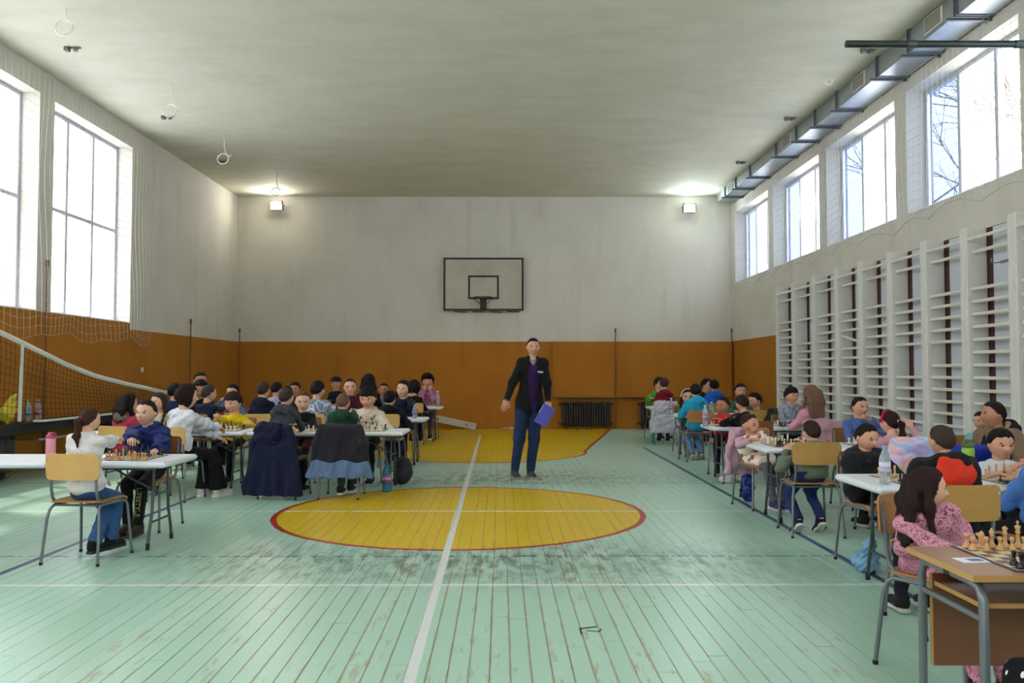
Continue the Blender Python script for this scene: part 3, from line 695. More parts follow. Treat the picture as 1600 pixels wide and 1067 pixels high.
def table(xe, yc, side, label, L=1.8, D=.68, rz=0):
    """folding table; xe = x of the end nearest the aisle, side=-1 extends to -x, +1 to +x"""
    e = tag(empty('folding_table', (xe+side*L/2, yc, 0), rz), label, 'table', 'white folding tables in rows')
    hl = L/2
    for s in (-1, 1):
        m = MB(); m.box((s*hl/2, 0, TH-.022), (hl-.004, D, .044), bev=.016); m.build('table_leaf', MTAB, e)
        x = s*(hl-.17)
        for q in (-1, 1):
            m = MB(); m.tube([(x, q*.13, TH-.05), (x, q*.14, .42), (x, q*.155, .27), (x, q*.205, .12), (x+s*.0, q*.225, .02)], .0125, 8); m.tube([(x, q*.225, .05), (x, q*.226, 0)], .016, 8, 1); m.build('leg', [MTLEG, MRUB], e)
        for yy_, z_, r_ in ((.17, .20, .010), (.145, .40, .009), (.28, TH-.06, .012)): m = MB(); m.tube([(x, -yy_, z_), (x, yy_, z_)], r_, 8); m.build('crossbar', MTLEG, e)
        m = MB(); m.tube([(x, 0, .40), (x-s*.2, 0, .5), (x-s*.42, 0, TH-.06)], .009, 6); m.build('brace', MTLEG, e)
    m = MB(); 
    for q in (-1, 1): m = MB(); m.box((0, q*(D/2-.06), TH-.05), (L-.2, .02, .025)); m.build('rail', MTLEG, e)
    return e
table(-2.60, 6.72, -1, 'nearest left folding table, with pink bottle and chess board')
table(-3.03, 9.95, -1, 'left folding table between the white shirt player and the yellow sweater boy')
table(-1.20, 9.95, -1, 'folding table between the green hoodie boy and the cream hoodie boy')
table(-1.22, 12.6, -1, 'folding table with the pink capped bottle, beside the long haired girl'); table(-3.05, 12.6, -1, 'folding table in front of the navy hoodie boy, third left row')
table(-2.9, 14.95, -1, 'folding table far left behind the third left row')
table(-1.32, 16.85, -1, 'farthest left folding table with the curly haired player'); table(-3.15, 16.85, -1, 'farthest left row folding table near the capped child')
table(2.19, 5.33, 1, 'nearest right folding table, with label bottle at its corner'); table(4.0, 5.33, 1, 'folding table at the right picture edge near the seated man', 1.3)
table(2.29, 7.85, 1, 'right folding table where the girl in the floral dress leans'); table(2.52, 10.75, 1, 'right folding table between the red hoodie boy and black patterned hoodie')
table(2.68, 13.75, 1, 'right folding table beside the cyan hoodie boy'); table(2.77, 16.75, 1, 'farthest right folding table beside the red hoodie player')

# wooden school desk at the lower right
MDESK = wood('#9a7256', '#a67e62', 'desk_laminate', .3, (1, 14, 14), 3); MDES2 = wood('#6c442c', '#7a5036', 'dark_desk_laminate', .35, (1, 14, 14), 3); MEDGE = simple('#b98f52', .4, name='light_edge_band'); MDT = simple('#6f7478', .35, .4, name='desk_steel')  # darker copy of the desk laminate: shade painted in for shelf and panel
e = tag(empty('school_desk', (2.11, 2.975, 0)), 'wooden school desk with grey tube legs in the lower right corner', 'desk')
DH = .70
def edged(nm, c, d, yb=True):
    m = MB(); m.box(c, (d[0]-.004, d[1]-.004, d[2])); o = m.build(nm, MDESK if nm == 'desktop' else MDES2, e)
    m = MB()
    for s in (-1, 1):
        m.box((c[0]+s*(d[0]/2-.001), c[1], c[2]), (.003, d[1], d[2]-.002))
        if yb: m.box((c[0], c[1]+s*(d[1]/2-.001), c[2]), (d[0], .003, d[2]-.002))
    m.build('edge_band', MEDGE, o)
edged('desktop', (0, 0, DH-.011), (1.2, .46, .022)); edged('shelf', (.02, .04, DH-.125), (1.08, .34, .018)); edged('modesty_panel', (.02, .19, DH-.26), (1.10, .018, .34), False)
m = MB(); m.box((.02, -.0, DH-.33), (1.1, .014, .005))
for s in (-1, 1):
    for q, nm in ((-1, 'leg'), (1, 'leg')):
        x = s*.555; m = MB(); m.tube([(x, q*.02, DH-.04), (x, q*.14, DH-.04), (x, q*.185, DH-.05), (x, q*.205, DH-.09), (x, q*.21, 0)], .0155, 10); m.build(nm, MDT, e)
    for z_ in (DH-.15,): m = MB(); m.tube([(s*.555, -.2, z_), (s*.555, .2, z_)], .0115, 8); m.build('side_rail', MDT, e)
m = MB(); m.box((-.17, -.05, DH+.0008), (.105, .075, .0012), Matrix.Rotation(.1, 3, 'Z'))
o = m.build('paper_slip', simple('#dfe0e6', .7, name='paper'), None, (2.11-.03, 2.975+.03, 0)); o.location = (1.80, 3.02, 0)
tag(o, 'small white paper slip with blue print on the wooden desk', 'paper'); m = MB(); m.box((-.16, -.05, DH+.0018), (.05, .035, .0006), Matrix.Rotation(.1, 3, 'Z')); m.build('print', simple('#5a6aa8', .7, name='blue_ink'), o)

# ------------------------------------------------------------------ chess sets
def checker():
    g = NG('chessboard_squares'); g.n; o = g.coord(); ck = g.n('ShaderNodeTexChecker'); g.t.links.new(g.mapping(o, (1/.05,)*3), ck.inputs[0])
    mp = ck.inputs[0].links[0].from_node; mp.inputs[1].default_value = (0, 0, .5)
    ck.inputs[1].default_value = lin('#cdb98a'); ck.inputs[2].default_value = lin('#5b4032'); ck.inputs[3].default_value = 1.0
    return g.done(ck.outputs[0], .45)
MCK = checker(); MBORD = simple('#3a2a20', .5, name='board_edge'); MBLN = simple('#d8d2c4', .6, name='white_line')
MWP = [simple('#c99a66', .4, name='light_boxwood'), simple('#ddd3b4', .45, name='pale_ivory_plastic')]; MBP = simple('#1d1413', .32, name='dark_stained_wood')
def piece_prof(kind):
    b = [(0.0, 0), (.014, 0), (.0145, .004), (.012, .008), (.0125, .010), (.008, .014), (.0055, .022)]
    if kind == 'pawn': return b+[(.0045, .028), (.0075, .030), (.0045, .032), (.0075, .036), (.0082, .040), (.0065, .045), (0, .047)]
    b = [(r*1.15, z) for r, z in b]
    if kind == 'rook': return b+[(.0075, .036), (.0105, .039), (.0105, .050), (.007, .050), (.007, .046), (0, .046)]
    if kind == 'bishop': return b+[(.0055, .040), (.009, .042), (.005, .044), (.0085, .051), (.008, .056), (.003, .063), (.0035, .066), (0, .068)]
    if kind == 'queen': return b+[(.006, .046), (.010, .049), (.006, .051), (.007, .060), (.0105, .068), (.006, .070), (.003, .073), (0, .076)]
    if kind == 'king': return b+[(.0065, .050), (.011, .053), (.0065, .055), (.0075, .064), (.0105, .074), (.004, .077), (0, .078)]
    return b
def piece_mesh(kind, mat, n=10):
    m = MB(); m.lathe(piece_prof(kind), n)
    if kind == 'king': m.box((0, 0, .085), (.004, .003, .016)); m.box((0, 0, .087), (.012, .003, .004))
    if kind == 'knight':
        V, Q = solid([cap((0, .004, .018), (0, .005, .042), .010, .0095), cap((0, .004, .044), (0, -.012, .044), .0085, .0055), ell((0, .006, .054), (.003, .004, .006)), cap((0, .010, .02), (0, .009, .05), .004, .003)], .0028, .006)
        m.add(V.tolist(), Q.tolist(), 0, True)
    return m.mesh(kind, mat)
KINDS = ['pawn', 'rook', 'knight', 'bishop', 'queen', 'king']
PM = {(k, c): piece_mesh(k, (MWP+[MBP])[c]) for k in KINDS for c in (0, 1, 2)}
ORD = ['first', 'second', 'third', 'fourth', 'fifth', 'sixth', 'seventh', 'eighth']
BACK = ['rook', 'knight', 'bishop', 'queen', 'king', 'bishop', 'knight', 'rook']
def chess(cx, cy, z, where, sq=.05, rot=0, light=0, ps=1.0, seed=0, keep=1.0, moved=5, lightfar=False, border=True):
    r = random.Random(seed); e = tag(empty('chess_board', (cx, cy, z), rot), 'flat checkered chess board '+where, 'chess board', 'chess boards on the tables')
    m = MB(); m.box((0, 0, .0015), (sq*8+.04, sq*8+.04, .003)); m.build('border', MBORD, e)
    m = MB(); m.box((0, 0, 0), (sq*8, sq*8, .0012)); o = m.build('squares', MCK, e, (0, 0, .0036)); o.scale = (1, 1, 1)
    if border:
        m = MB(); w = sq*8+.008
        for s in (-1, 1): m.box((s*w/2, 0, .0034), (.003, w, .0012)); m.box((0, s*w/2, .0034), (w, .003, .0012))
        m.build('white_line', MBLN, e)
    occ = {}
    for c in range(8):
        for col, r0, r1 in ((light, 0, 1), (2, 7, 6)):
            rr0, rr1 = (7-r0, 7-r1) if lightfar else (r0, r1)
            occ[(c, rr0)] = (BACK[c], col); occ[(c, rr1)] = ('pawn', col)
    ks = list(occ)
    for _ in range(moved):
        k = r.choice([q for q in occ if occ[q][0] in ('pawn', 'knight', 'bishop')]); kk = (min(7, max(0, k[0]+r.choice([0, 0, 1, -1]))), r.choice([2, 3, 4, 5]))
        if kk not in occ: occ[kk] = occ.pop(k)
    for q in list(occ):
        if r.random() > keep: occ.pop(q)
    cr, sr = math.cos(rot), math.sin(rot); made = {}
    for (c, rw), (kind, col) in occ.items():
        lx = (c-3.5)*sq+r.uniform(-.004, .004); ly = (rw-3.5)*sq+r.uniform(-.004, .004)
        cn = 'dark' if col == 2 else 'light'; o = link(kind, PM[(kind, col)], None, (cx+lx*cr-ly*sr, cy+lx*sr+ly*cr, z+.0042)); o.rotation_euler.z = rot+r.uniform(-.4, .4)+(0 if col != 2 else PI)*(1)+(PI if lightfar else 0)
        if ps != 1: o.scale = (ps,)*3
        made.setdefault((cn, kind), []).append(o)
    for (cn, kind), L in made.items():
        L.sort(key=lambda o: o.location.x)
        for i, o in enumerate(L):
            w = ['', ', %s from left,' % ORD[i]][len(L) > 1]
            tag(o, '%s chess %s%s %s' % (cn, kind, w, where), 'chess piece', '%s %ss %s' % (cn, kind, where))
chess(1.885, 3.0, DH, 'on the wooden school desk', .047, 0, 0, 1.08, 1, 1, 0, True)
chess(-3.02, 6.72, TH, 'on the nearest left table', .05, 0, 0, 1.08, 2, .92, 6)
chess(-3.36, 9.95, TH, 'in front of the yellow sweater boy', .05, 0, 1, 1.08, 3, .85, 5)
chess(-4.15, 9.95, TH, 'in front of the brown haired girl', .05, 0, 1, 1.08, 4, .7, 6)
chess(-2.40, 9.95, TH, 'in front of the ponytail girl in black', .05, 0, 1, 1.05, 5, .75, 5)
chess(-1.66, 9.95, TH, 'in front of the cream hoodie boy', .05, 0, 1, 1.08, 6, .9, 5)
chess(2.60, 5.33, TH, 'beside the label bottle, nearest right table', .05, 0, 0, 1.08, 7, .9, 4, True)
chess(3.22, 5.33, TH, 'in front of the white T-shirt boy', .05, 0, 0, 1.08, 8, .9, 5, True)
chess(2.64, 7.85, TH, 'in front of the leaning girl', .05, 0, 1, 1.08, 9, .95, 5, True)
chess(3.42, 7.85, TH, 'in front of the blue shirt boy', .05, 0, 1, 1.05, 10, .5, 5, True)
chess(2.80, 10.75, TH, 'in front of the red hoodie boy', .05, 0, 1, 1.05, 11, .4, 5, True)
chess(3.62, 10.75, TH, 'in front of the grey shirt boy', .05, 0, 1, 1.05, 12, .8, 5, True)

# ================================================================== PEOPLE
def nz(v): v = Vector(v); return v.normalized()
def sphgrid(nt, nph, warp=0.0, t0=.06):
    th = np.linspace(t0, PI-t0, nt+1)[:, None]*np.ones((1, nph)); ph = (np.arange(nph)/nph*2*PI)[None, :]*np.ones((nt+1, 1))
    ph = ph-warp*np.sin(ph)                     # denser around ph=0, which is +Y
    D = np.stack([np.sin(th)*np.sin(ph), np.sin(th)*np.cos(ph), np.cos(th)], -1).reshape(-1, 3)
    i, j = np.meshgrid(np.arange(nt), np.arange(nph), indexing='ij'); a = (i*nph+j).ravel(); b = (i*nph+(j+1) % nph).ravel()
    return D, np.stack([a, a+nph, b+nph, b], 1)
def g2(x, z, x0, z0, sx, sz): return np.exp(-((x-x0)/sx)**2-((z-z0)/sz)**2)
def headform(D, face=True):
    sx, sy, sz = D[:, 0], D[:, 1], D[:, 2]; x = .365*sx; y = .435*sy; z = .5*sz; t = np.clip(-z/.5, 0, 1)
    fr = sy > 0
    x = x*(1-.36*t**1.7); x = x*np.where(z > .1, 1+.03*np.sin((z-.1)*6), 1)
    y = np.where(fr, y*(1-.20*t**2), y*(1-.42*np.clip(t/.75, 0, 1)**1.3))
    y = y+.015+.03*t*fr
    if face:
        ax = abs(x); q = np.where(fr, 1., 0.)*np.clip(sy*2.5, 0, 1)
        nose = np.clip((.05-z)/.17, 0, 1)**1.3*np.clip((z+.185)/.05, 0, 1)
        y = y+q*(.100*np.exp(-(x/(.035+.02*nose))**2)*nose+.016*g2(ax, z, .12, .085, .1, .035)-.050*g2(ax, z, .135, .015, .08, .055)
                 + .014*g2(ax, z, .2, -.12, .09, .09)+.022*g2(ax, z, 0, -.262, .085, .035)-.014*g2(ax, z, 0, -.325, .12, .025)+.030*g2(ax, z, 0, -.43, .12, .06))
    return np.stack([x, y, z], 1)
HD = {}
for lod, (a, b) in {0: (56, 72), 1: (36, 48)}.items():
    D, Q = sphgrid(a, b, .38); HD[lod] = (headform(D), Q)
EG, EQ = sphgrid(8, 12)
def blob(c, r): return EG*A(r)+A(c), EQ
def headparts(lod=0, down=0.0, glance=0.0, brow=True, glasses=False):
    """list of (V,Q,mat) in head units; mats: 0 skin 1 white 2 iris 3 lips 4 hair 5 glasses frame"""
    P = [(HD[lod][0], HD[lod][1], 0)]
    for s in (-1, 1):
        P.append((*blob((s*.362, -.035, -.03), (.030, .062, .105)), 0)); P.append((*blob((s*.372, -.01, -.06), (.03, .03, .05)), 0))
        P.append((*blob((s*.135, .335, .012-down*.01), (.064, .056, .035-.017*down)), 1))
        P.append((*blob((s*.135+glance*.022, .360, .010-down*.014), (.034, .040, .035-.014*down)), 2))
        P.append((*blob((s*.138, .370, .046-.020*down), (.074, .029, .012)), 2))
        P.append((*blob((s*.142, .380, .105), (.092, .028, .021)), 4))
    P.append((*blob((0, .388, -.245), (.092, .032, .015)), 3)); P.append((*blob((0, .384, -.272), (.070, .031, .016)), 3))
    if glasses:
        for s in (-1, 1):
            a = np.linspace(0, 2*PI, 21); mb = MB(); mb.tube([(s*.15+.105*math.cos(t), .43, .005+.075*math.sin(t)) for t in a], .010, 4, cap=False); mb.tube([(s*.25, .43, .03), (s*.37, .2, .03), (s*.37, -.03, .02)], .009, 4, cap=False)
            P.append((np.array(mb.v), np.array(mb.f), 5))
        mb = MB(); mb.tube([(-.05, .44, .02), (.05, .44, .02)], .010, 4, cap=False); P.append((np.array(mb.v), np.array(mb.f), 5))
    return P
HS = {  # hairline profile over y (head units), thickness
    'short': ([-.45, -.28, -.14, -.03, .07, .13, .22, .34], [-.33, -.30, -.14, -.02, -.03, .10, .22, .27], .038),
    'crop': ([-.45, -.28, -.14, -.03, .07, .13, .22, .34], [-.32, -.28, -.10, .00, .02, .14, .26, .31], .024),
    'buzz': ([-.45, -.28, -.14, -.03, .07, .13, .22, .34], [-.34, -.28, -.10, .00, .02, .16, .28, .34], .016),
    'fringe': ([-.45, -.28, -.14, -.03, .07, .15, .22, .34], [-.34, -.30, -.16, -.05, -.04, .06, .12, .14], .048),
    'bob': ([-.45, -.1, .05, .12, .18, .24, .34], [-.52, -.50, -.42, -.25, .05, .20, .26], .070),
    'long': ([-.45, -.1, .02, .10, .16, .24, .34], [-.50, -.45, -.30, -.10, .12, .25, .30], .042),
    'pony': ([-.45, -.28, -.14, -.03, .07, .13, .22, .34], [-.36, -.30, -.14, -.02, .06, .18, .28, .33], .026),
    'curly': ([-.45, -.28, -.14, -.03, .07, .13, .22, .34], [-.36, -.30, -.14, -.04, .00, .08, .14, .17], .13),
}
def haircap(style, seed, lod):
    ys, zs, T = HS[style]; D, Q = sphgrid(52 if lod == 0 else 34, 76 if lod == 0 else 48, .0, .03); P = headform(D, False)
    r = np.random.default_rng(seed); ph = np.arctan2(D[:, 0], D[:, 1]); w = r.uniform(0, 6, 5)
    zl = np.interp(P[:, 1], ys, zs)+.018*np.sin(ph*9+w[0])+.012*np.sin(ph*21+w[1])
    m = np.clip((P[:, 2]-zl)/.06, 0, 1); m = m*m*(3-2*m)
    n = .16*np.sin(ph*11+w[2]+P[:, 2]*14+2*np.sin(P[:, 0]*9+w[4]))+.13*np.sin(ph*23+w[3]-P[:, 2]*25)
    if style == 'curly': n = .5*np.sin(P[:, 0]*34+w[0])*np.sin(P[:, 1]*31+w[1])*np.sin(P[:, 2]*33+w[2])
    n = n*np.clip(np.sqrt(D[:, 0]**2+D[:, 1]**2)*2.5-.1, 0, 1)
    th = T*(1+n)*(1+.25*np.clip(P[:, 2]*2, 0, 1))
    if style in ('short', 'fringe', 'crop'): th = th+T*.35*np.clip(P[:, 1]*3, 0, 1)*np.clip(P[:, 2]*3, 0, 1)
    off = -.035*(1-m)+th*m; R = np.linalg.norm(P, axis=1)[:, None]
    return P*(1+off[:, None]/R), Q
def makehand(curl, spread, res, thumb=.4):
    pr = [ell((0, .048, 0), (.040, .050, .0150)), cap((0, -.03, 0), (0, .02, 0), .024, .024), ell((-.022, .035, -.006), (.018, .032, .014))]
    V, Q = solid(pr, res, .012); allV = [V]; allQ = [Q]
    for i, (x, y, L, r) in enumerate(((-.029, .086, .070, .0092), (-.0095, .092, .078, .0094), (.0105, .089, .072, .0090), (.0285, .080, .056, .0080))):
        p = A((x*.85, y-.03, 0)); ang = -.1; pts = [p, A((x, y, .001))]; q = pts[-1]; side = x*spread*8
        for fcn in (.45, .31, .24):
            ang += curl*(1+.12*i)*(.8 if fcn == .45 else 1.1); d = A((side*math.cos(ang), math.cos(ang), -math.sin(ang))); q = q+d*L*fcn; pts.append(q)
        v, qd = solid([cap(pts[k], pts[k+1], r*(1-.07*k), r*(.95-.07*k)) for k in range(4)], res, .004); allV.append(v); allQ.append(qd)
    b = A((-.022, .018, -.004)); c = b+A((-.026, .026, -.010)); d = c+A((-.016+.018*curl*thumb, .026, -.012*curl)); e2 = d+A((.012*curl-.004, .022, -.010*curl))
    v, qd = solid([cap(b, c, .0125, .0108), cap(c, d, .0105, .0095), cap(d, e2, .0095, .0080)], res, .004); allV.append(v); allQ.append(qd)
    o = 0; QQ = []
    for v, qd in zip(allV, allQ): QQ.append(qd+o); o += len(v)
    return np.concatenate(allV), np.concatenate(QQ)
HANDS = {(p, l): makehand(c, s, rs) for l, rs in ((0, .0042), (1, .0062)) for p, c, s in (('relax', .35, .25), ('fist', 1.15, .05), ('flat', .10, .3), ('hold', .75, .15))}
def ik(a, b, l1, l2, hint):
    a, b, hint = Vector(a), Vector(b), Vector(hint); d = b-a; L = d.length; mx = (l1+l2)*.998
    if L > mx: b = a+d*(mx/L); d = b-a; L = mx
    if L < abs(l1-l2)+.01: L = abs(l1-l2)+.01
    dn = d.normalized(); x = (l1*l1-l2*l2+L*L)/(2*L); h = math.sqrt(max(0, l1*l1-x*x)); hp = hint-dn*hint.dot(dn); hp.normalize()
    return a+dn*x+hp*h, b
def shoe_meshes():
    V, Q = solid([ell((0, .0, .055), (.040, .072, .052)), ell((0, .085, .040), (.043, .085, .036)), ell((0, .14, .036), (.040, .045, .028)), cap((0, -.015, .06), (0, -.025, .115), .043, .038, 1)], .008, .03, cuts=[lambda X, Y, Z: .014-Z+0*X+0*Y])
    m = MB(); out = [(.0, -.078), (.028, -.068), (.038, -.04), (.036, .02), (.042, .08), (.044, .13), (.034, .175), (.008, .193), (-.022, .182), (-.040, .14), (-.041, .08), (-.033, .02), (-.037, -.04), (-.026, -.068)]
    n = len(out); vs = [(x*1.03, y*1.01, 0) for x, y in out]+[(x*1.06, y*1.02, .012) for x, y in out]+[(x, y, .026) for x, y in out]
    fs = [tuple(range(n-1, -1, -1)), tuple(range(2*n, 3*n))]+[(r*n+k, r*n+(k+1) % n, (r+1)*n+(k+1) % n, (r+1)*n+k) for r in (0, 1) for k in range(n)]
    m.add(vs, fs); l = MB()
    for k in range(4): y = .035+k*.022; z = .083-k*.0075; l.tube([(-.022, y, z-.006), (0, y, z+.004), (.022, y, z-.006)], .0028, 4)
    return (V, Q), m, l
SHV, SHS, SHL = shoe_meshes()
def pattern(kind):
    if ('p', kind) in _mc: return _mc[('p', kind)]
    g = NG(kind+'_fabric'); o = g.coord()
    if kind == 'leopard':
        n = g.noise(o, 36, 1, .5, 1.2); c = g.mix(g.smooth(g.M('ABSOLUTE', g.M('SUBTRACT', n, .5)), .035, .02), lin('#c88a9c'), lin('#6e3d50'))
    elif kind == 'floral':
        v = g.n('ShaderNodeTexVoronoi'); g.t.links.new(o, v.inputs[0]); v.inputs['Scale'].default_value = 13; n = g.noise(o, 24, 1)
        c = g.ramp(g.M('ADD', v.outputs['Distance'], g.M('MULTIPLY', g.M('SUBTRACT', n, .5), .9)), [(0, lin('#b8452a')), (.2, lin('#d2673c')), (.27, lin('#2e2a30')), (.33, lin('#e8dccb')), (1, lin('#e8dccb'))], True)
    elif kind == 'greylines':
        v = g.n('ShaderNodeTexVoronoi', feature='DISTANCE_TO_EDGE'); g.t.links.new(o, v.inputs[0]); v.inputs['Scale'].default_value = 9
        c = g.mix(g.M('LESS_THAN', v.outputs[0], .045), lin('#76808f'), lin('#c8cdd6'))
    elif kind == 'dots':
        v = g.n('ShaderNodeTexVoronoi'); g.t.links.new(g.mapping(o, (1, 1, .6)), v.inputs[0]); v.inputs['Scale'].default_value = 34
        c = g.mix(g.M('LESS_THAN', v.outputs['Distance'], .23), lin('#0e0e12'), lin('#d6d2cc'))
    elif kind == 'rainbow':
        n = g.noise(o, 7, 1, .5, .6); c = g.ramp(n, [(.3, lin('#b58fc0')), (.42, lin('#9fb6dd')), (.5, lin('#c7c3dc')), (.57, lin('#dca3b4')), (.66, lin('#dfc9a4'))])
    elif kind == 'blackprint':
        n = g.noise(o, 20, 2); c = g.ramp(n, [(0, lin('#0c0c0e')), (.64, lin('#0c0c0e')), (.65, lin('#b9a88c')), (.68, lin('#0c0c0e')), (.74, lin('#7d2a26'))], True)
    elif kind == 'greycheck':
        ck = g.noise(g.mapping(o, (60, 60, 30)), 1, 1); c = g.mix(g.smooth(ck, .45, .55), lin('#73798a'), lin('#a5a9b5'))
    elif kind == 'hoodieprint':
        sp = g.n('ShaderNodeSeparateXYZ'); g.t.links.new(o, sp.inputs[0]); z = sp.outputs[2]
        band = g.M('MULTIPLY', g.M('GREATER_THAN', z, .70), g.M('LESS_THAN', z, .80)); n = g.noise(g.mapping(o, (14, 14, 30)), 1, 3)
        back = g.M('LESS_THAN', sp.outputs[1], .02)
        c = g.mix(g.M('MULTIPLY', g.M('MULTIPLY', band, back), g.M('GREATER_THAN', n, .50)), lin('#3e3f45'), lin('#b9bcc0'))
    elif kind == 'bluepurple':
        n = g.noise(o, 14, 2); c = g.ramp(n, [(.35, lin('#14224e')), (.5, lin('#23387e')), (.58, lin('#4a64b0')), (.7, lin('#0f1a38'))])
    g.bump(g.noise(o, 40, 3), .25, .004); _mc[('p', kind)] = g.done(c, .85, 0, .2); return _mc[('p', kind)]
def fab(c): return cloth(c) if isinstance(c, str) and c.startswith('#') else (pattern(c) if isinstance(c, str) else c)
M_EYE = simple('#cfc8c2', .3, name='eye_white'); M_IRIS = simple('#1c120e', .25, name='iris'); M_GL = simple('#2a1a1a', .3, name='spectacle_frame')
SKL, SKM, SKT = '#cfa48c', '#c49479', '#b07d62'
def addm(parts, name, parent, mats, loc):
    o = 0; V = []; Q = []; MI = []
    for v, q, m in parts: V.append(v); Q.append(q+o); MI += [m]*len(q); o += len(v)
    V = np.concatenate(V)-A(loc); return link(name, npmesh(name, V, np.concatenate(Q), mats, MI), parent)
def decal(txt, obj, org, right, up, size, mat, parent, name='print'):
    cu = bpy.data.curves.new('t', 'FONT'); cu.body = txt; cu.size = size; cu.align_x = 'CENTER'; cu.align_y = 'CENTER'; cu.resolution_u = 2
    to = bpy.data.objects.new('t', cu); COL.objects.link(to); bpy.context.view_layer.update()
    me = to.to_mesh(); vs = [v.co.copy() for v in me.vertices]; fs = [tuple(p.vertices) for p in me.polygons]; to.to_mesh_clear(); bpy.data.objects.remove(to)
    right, up = nz(right), nz(up); nrm = right.cross(up); out = []; bpy.context.view_layer.update(); base = obj.matrix_world.translation.copy()
    for v in vs:
        p = Vector(org)+right*v.x+up*v.y+nrm*.3; ok, hit, n_, _ = obj.ray_cast(p-base, -nrm)
        out.append((hit+nrm*.003) if ok else (p-base-nrm*.3))
    m = MB(); m.add(out, fs); return m.build(name, mat, obj)
PEOPLE = {}
def person(key, label, head, Y, hh, look, body=None, lean=.07, side=0.0, nod=0, tilt=0, hair=('short', '#1c1512'), skin=SKM, top='#333344', pants='#1b1c22', shoes='#2a2a2c', sole='#b8b6b0',
           kb=None, bulk=.0, q=False, hood=None, sleeves=True, hands=('table', 'table'), hp=('relax', 'relax'), legs=None, lod=1, chairk='mid', stand=None, glasses=False, down=.3, glance=0,
           extra=None, seat=None, collar=None, topname='sweater', P=None, mkchair=True, chair_yaw=None, long=None, flare=0, dress=None, fold=.009, openjacket=None, feetyaw=0, legr=1.0, hoodsize=1.0, sleevecol=None, hairseed=None, ankle_z=.085):
    if hh > 1: hh = hh*Y/FPX*.95
    Hc = ondepth(head[0], head[1], Y); body = look if body is None else body; a = math.radians(body); f = Vector((-math.sin(a), math.cos(a), 0)); r = Vector((math.cos(a), math.sin(a), 0)); z = Vector((0, 0, 1))
    la = math.radians(look); lf = Vector((-math.sin(la), math.cos(la), 0)); seed = int(abs(head[0])*7+head[1]) % 9973
    N = Hc-z*(.5*hh+.17*hh)-lf*.09*hh
    if P is None: P = Vector((Hc.x, Hc.y, 0))-f*lean+r*side; P.z = .53 if stand is None else stand
    else: P = Vector(P)
    if kb is None: kb = min(1.02, max(.74, hh/.225*.93))
    if stand is None: P.z = .44+.095*kb
    u = (N-P).normalized(); L = (N-P).length; f2 = u.cross(r).normalized(); R = [list(r), list(f2), list(u)]
    base = Vector((P.x, P.y, 0)); e = tag(empty('person', base), label, 'person'); res = {0: .0105, 1: .0155, 2: .021}[lod]; hl = 0 if lod == 0 else 1
    ms = skinmat(skin); mh = hairmat(hair[1]); lipc = simple('#a05a50' if skin != SKT else '#8a4a40', .45, name='lips')
    sh = [N-u*.05*kb+r*s*.135*kb for s in (-1, 1)]; hips = [P+r*s*.085*kb for s in (-1, 1)]
    # arms
    arms = []; l1, l2 = .265*kb, .235*kb
    for i, s in enumerate((-1, 1)):
        t = hands[i]; hint = r*s*.9-z*.7-f*.35
        if t == 'table': t = Vector((N.x, N.y, TH+.035))+f*(.27*kb+.04)+r*s*.07
        elif t == 'edge': t = Vector((N.x, N.y, TH+.035))+f*(.2*kb+.03)+r*s*-.02; hint = r*s*1.2-z*.5
        elif t == 'lap': t = Vector((P.x, P.y, P.z+.07))+f*.22*kb+r*s*.06
        elif t == 'chin': t = Hc-z*(.62*hh)+lf*.32*hh+r*s*.22*hh; hint = -z+f*.3+r*s*.4
        elif t == 'cheek': t = Hc-z*(.5*hh)+lf*.18*hh+r*s*.42*hh; hint = -z+f*.3+r*s*.4
        elif isinstance(t, tuple) and len(t) == 3 and t[0] == 'px': t = ondepth(t[1][0], t[1][1], t[2])
        else: t = Vector(t)
        el, wr = ik(sh[i], t, l1, l2, hint); arms.append((sh[i], el, wr))
    # legs
    lg = []; t1, t2 = .40*kb, .38*kb
    for i, s in enumerate((-1, 1)):
        if stand is None:
            fo, si, az = (legs[i] if legs else (.36*kb+.02, .085, ankle_z)); tgt = Vector((P.x, P.y, 0))+f*fo+r*s*si; tgt.z = az; kn, an = ik(hips[i], tgt, t1, t2, f+z*.5)
        else:
            tgt = Vector(legs[i]); L0 = (hips[i]-tgt).length; kn, an = ik(hips[i], tgt, L0*.515, L0*.495, f)
        lg.append((hips[i], kn, an))
    # ---- body: one skin
    pb = [cap(N-u*.06*kb, Hc-z*.22*hh-lf*.07*hh, .215*hh, .21*hh), ell(N-u*L*.27, (.13*kb, .085*kb, L*.32), R), ell(P+u*L*.3, (.12*kb, .085*kb, L*.34), R), ell(P+u*.03, (.11*kb, .085*kb, .065*kb), R)]
    for s, el, wr in arms: pb += [cap(N-u*.04*kb, s, .035*kb, .042*kb), cap(s, el, (.030 if sleeves else .042)*kb, (.027 if sleeves else .034)*kb), cap(el, wr, (.027 if sleeves else .035)*kb, .0235*kb)]
    for h_, kn, an in lg: pb += [cap(h_+(kn-h_)*.1, kn, .052*kb, .042*kb), cap(kn, an, .042*kb, .030*kb)]
    bres = res*.9 if not sleeves else res*1.25
    V, Q = solid(pb, bres, .03*kb); parts = [(V, Q, 0)]
    Rh = (Matrix.Rotation(la, 3, 'Z') @ Matrix.Rotation(-math.radians(nod), 3, 'X') @ Matrix.Rotation(math.radians(tilt), 3, 'Y')); RhA = np.array(Rh)
    for v, qd, m in headparts(hl, down, glance, glasses=glasses): parts.append(((v*hh) @ RhA.T+A(Hc), qd, m))
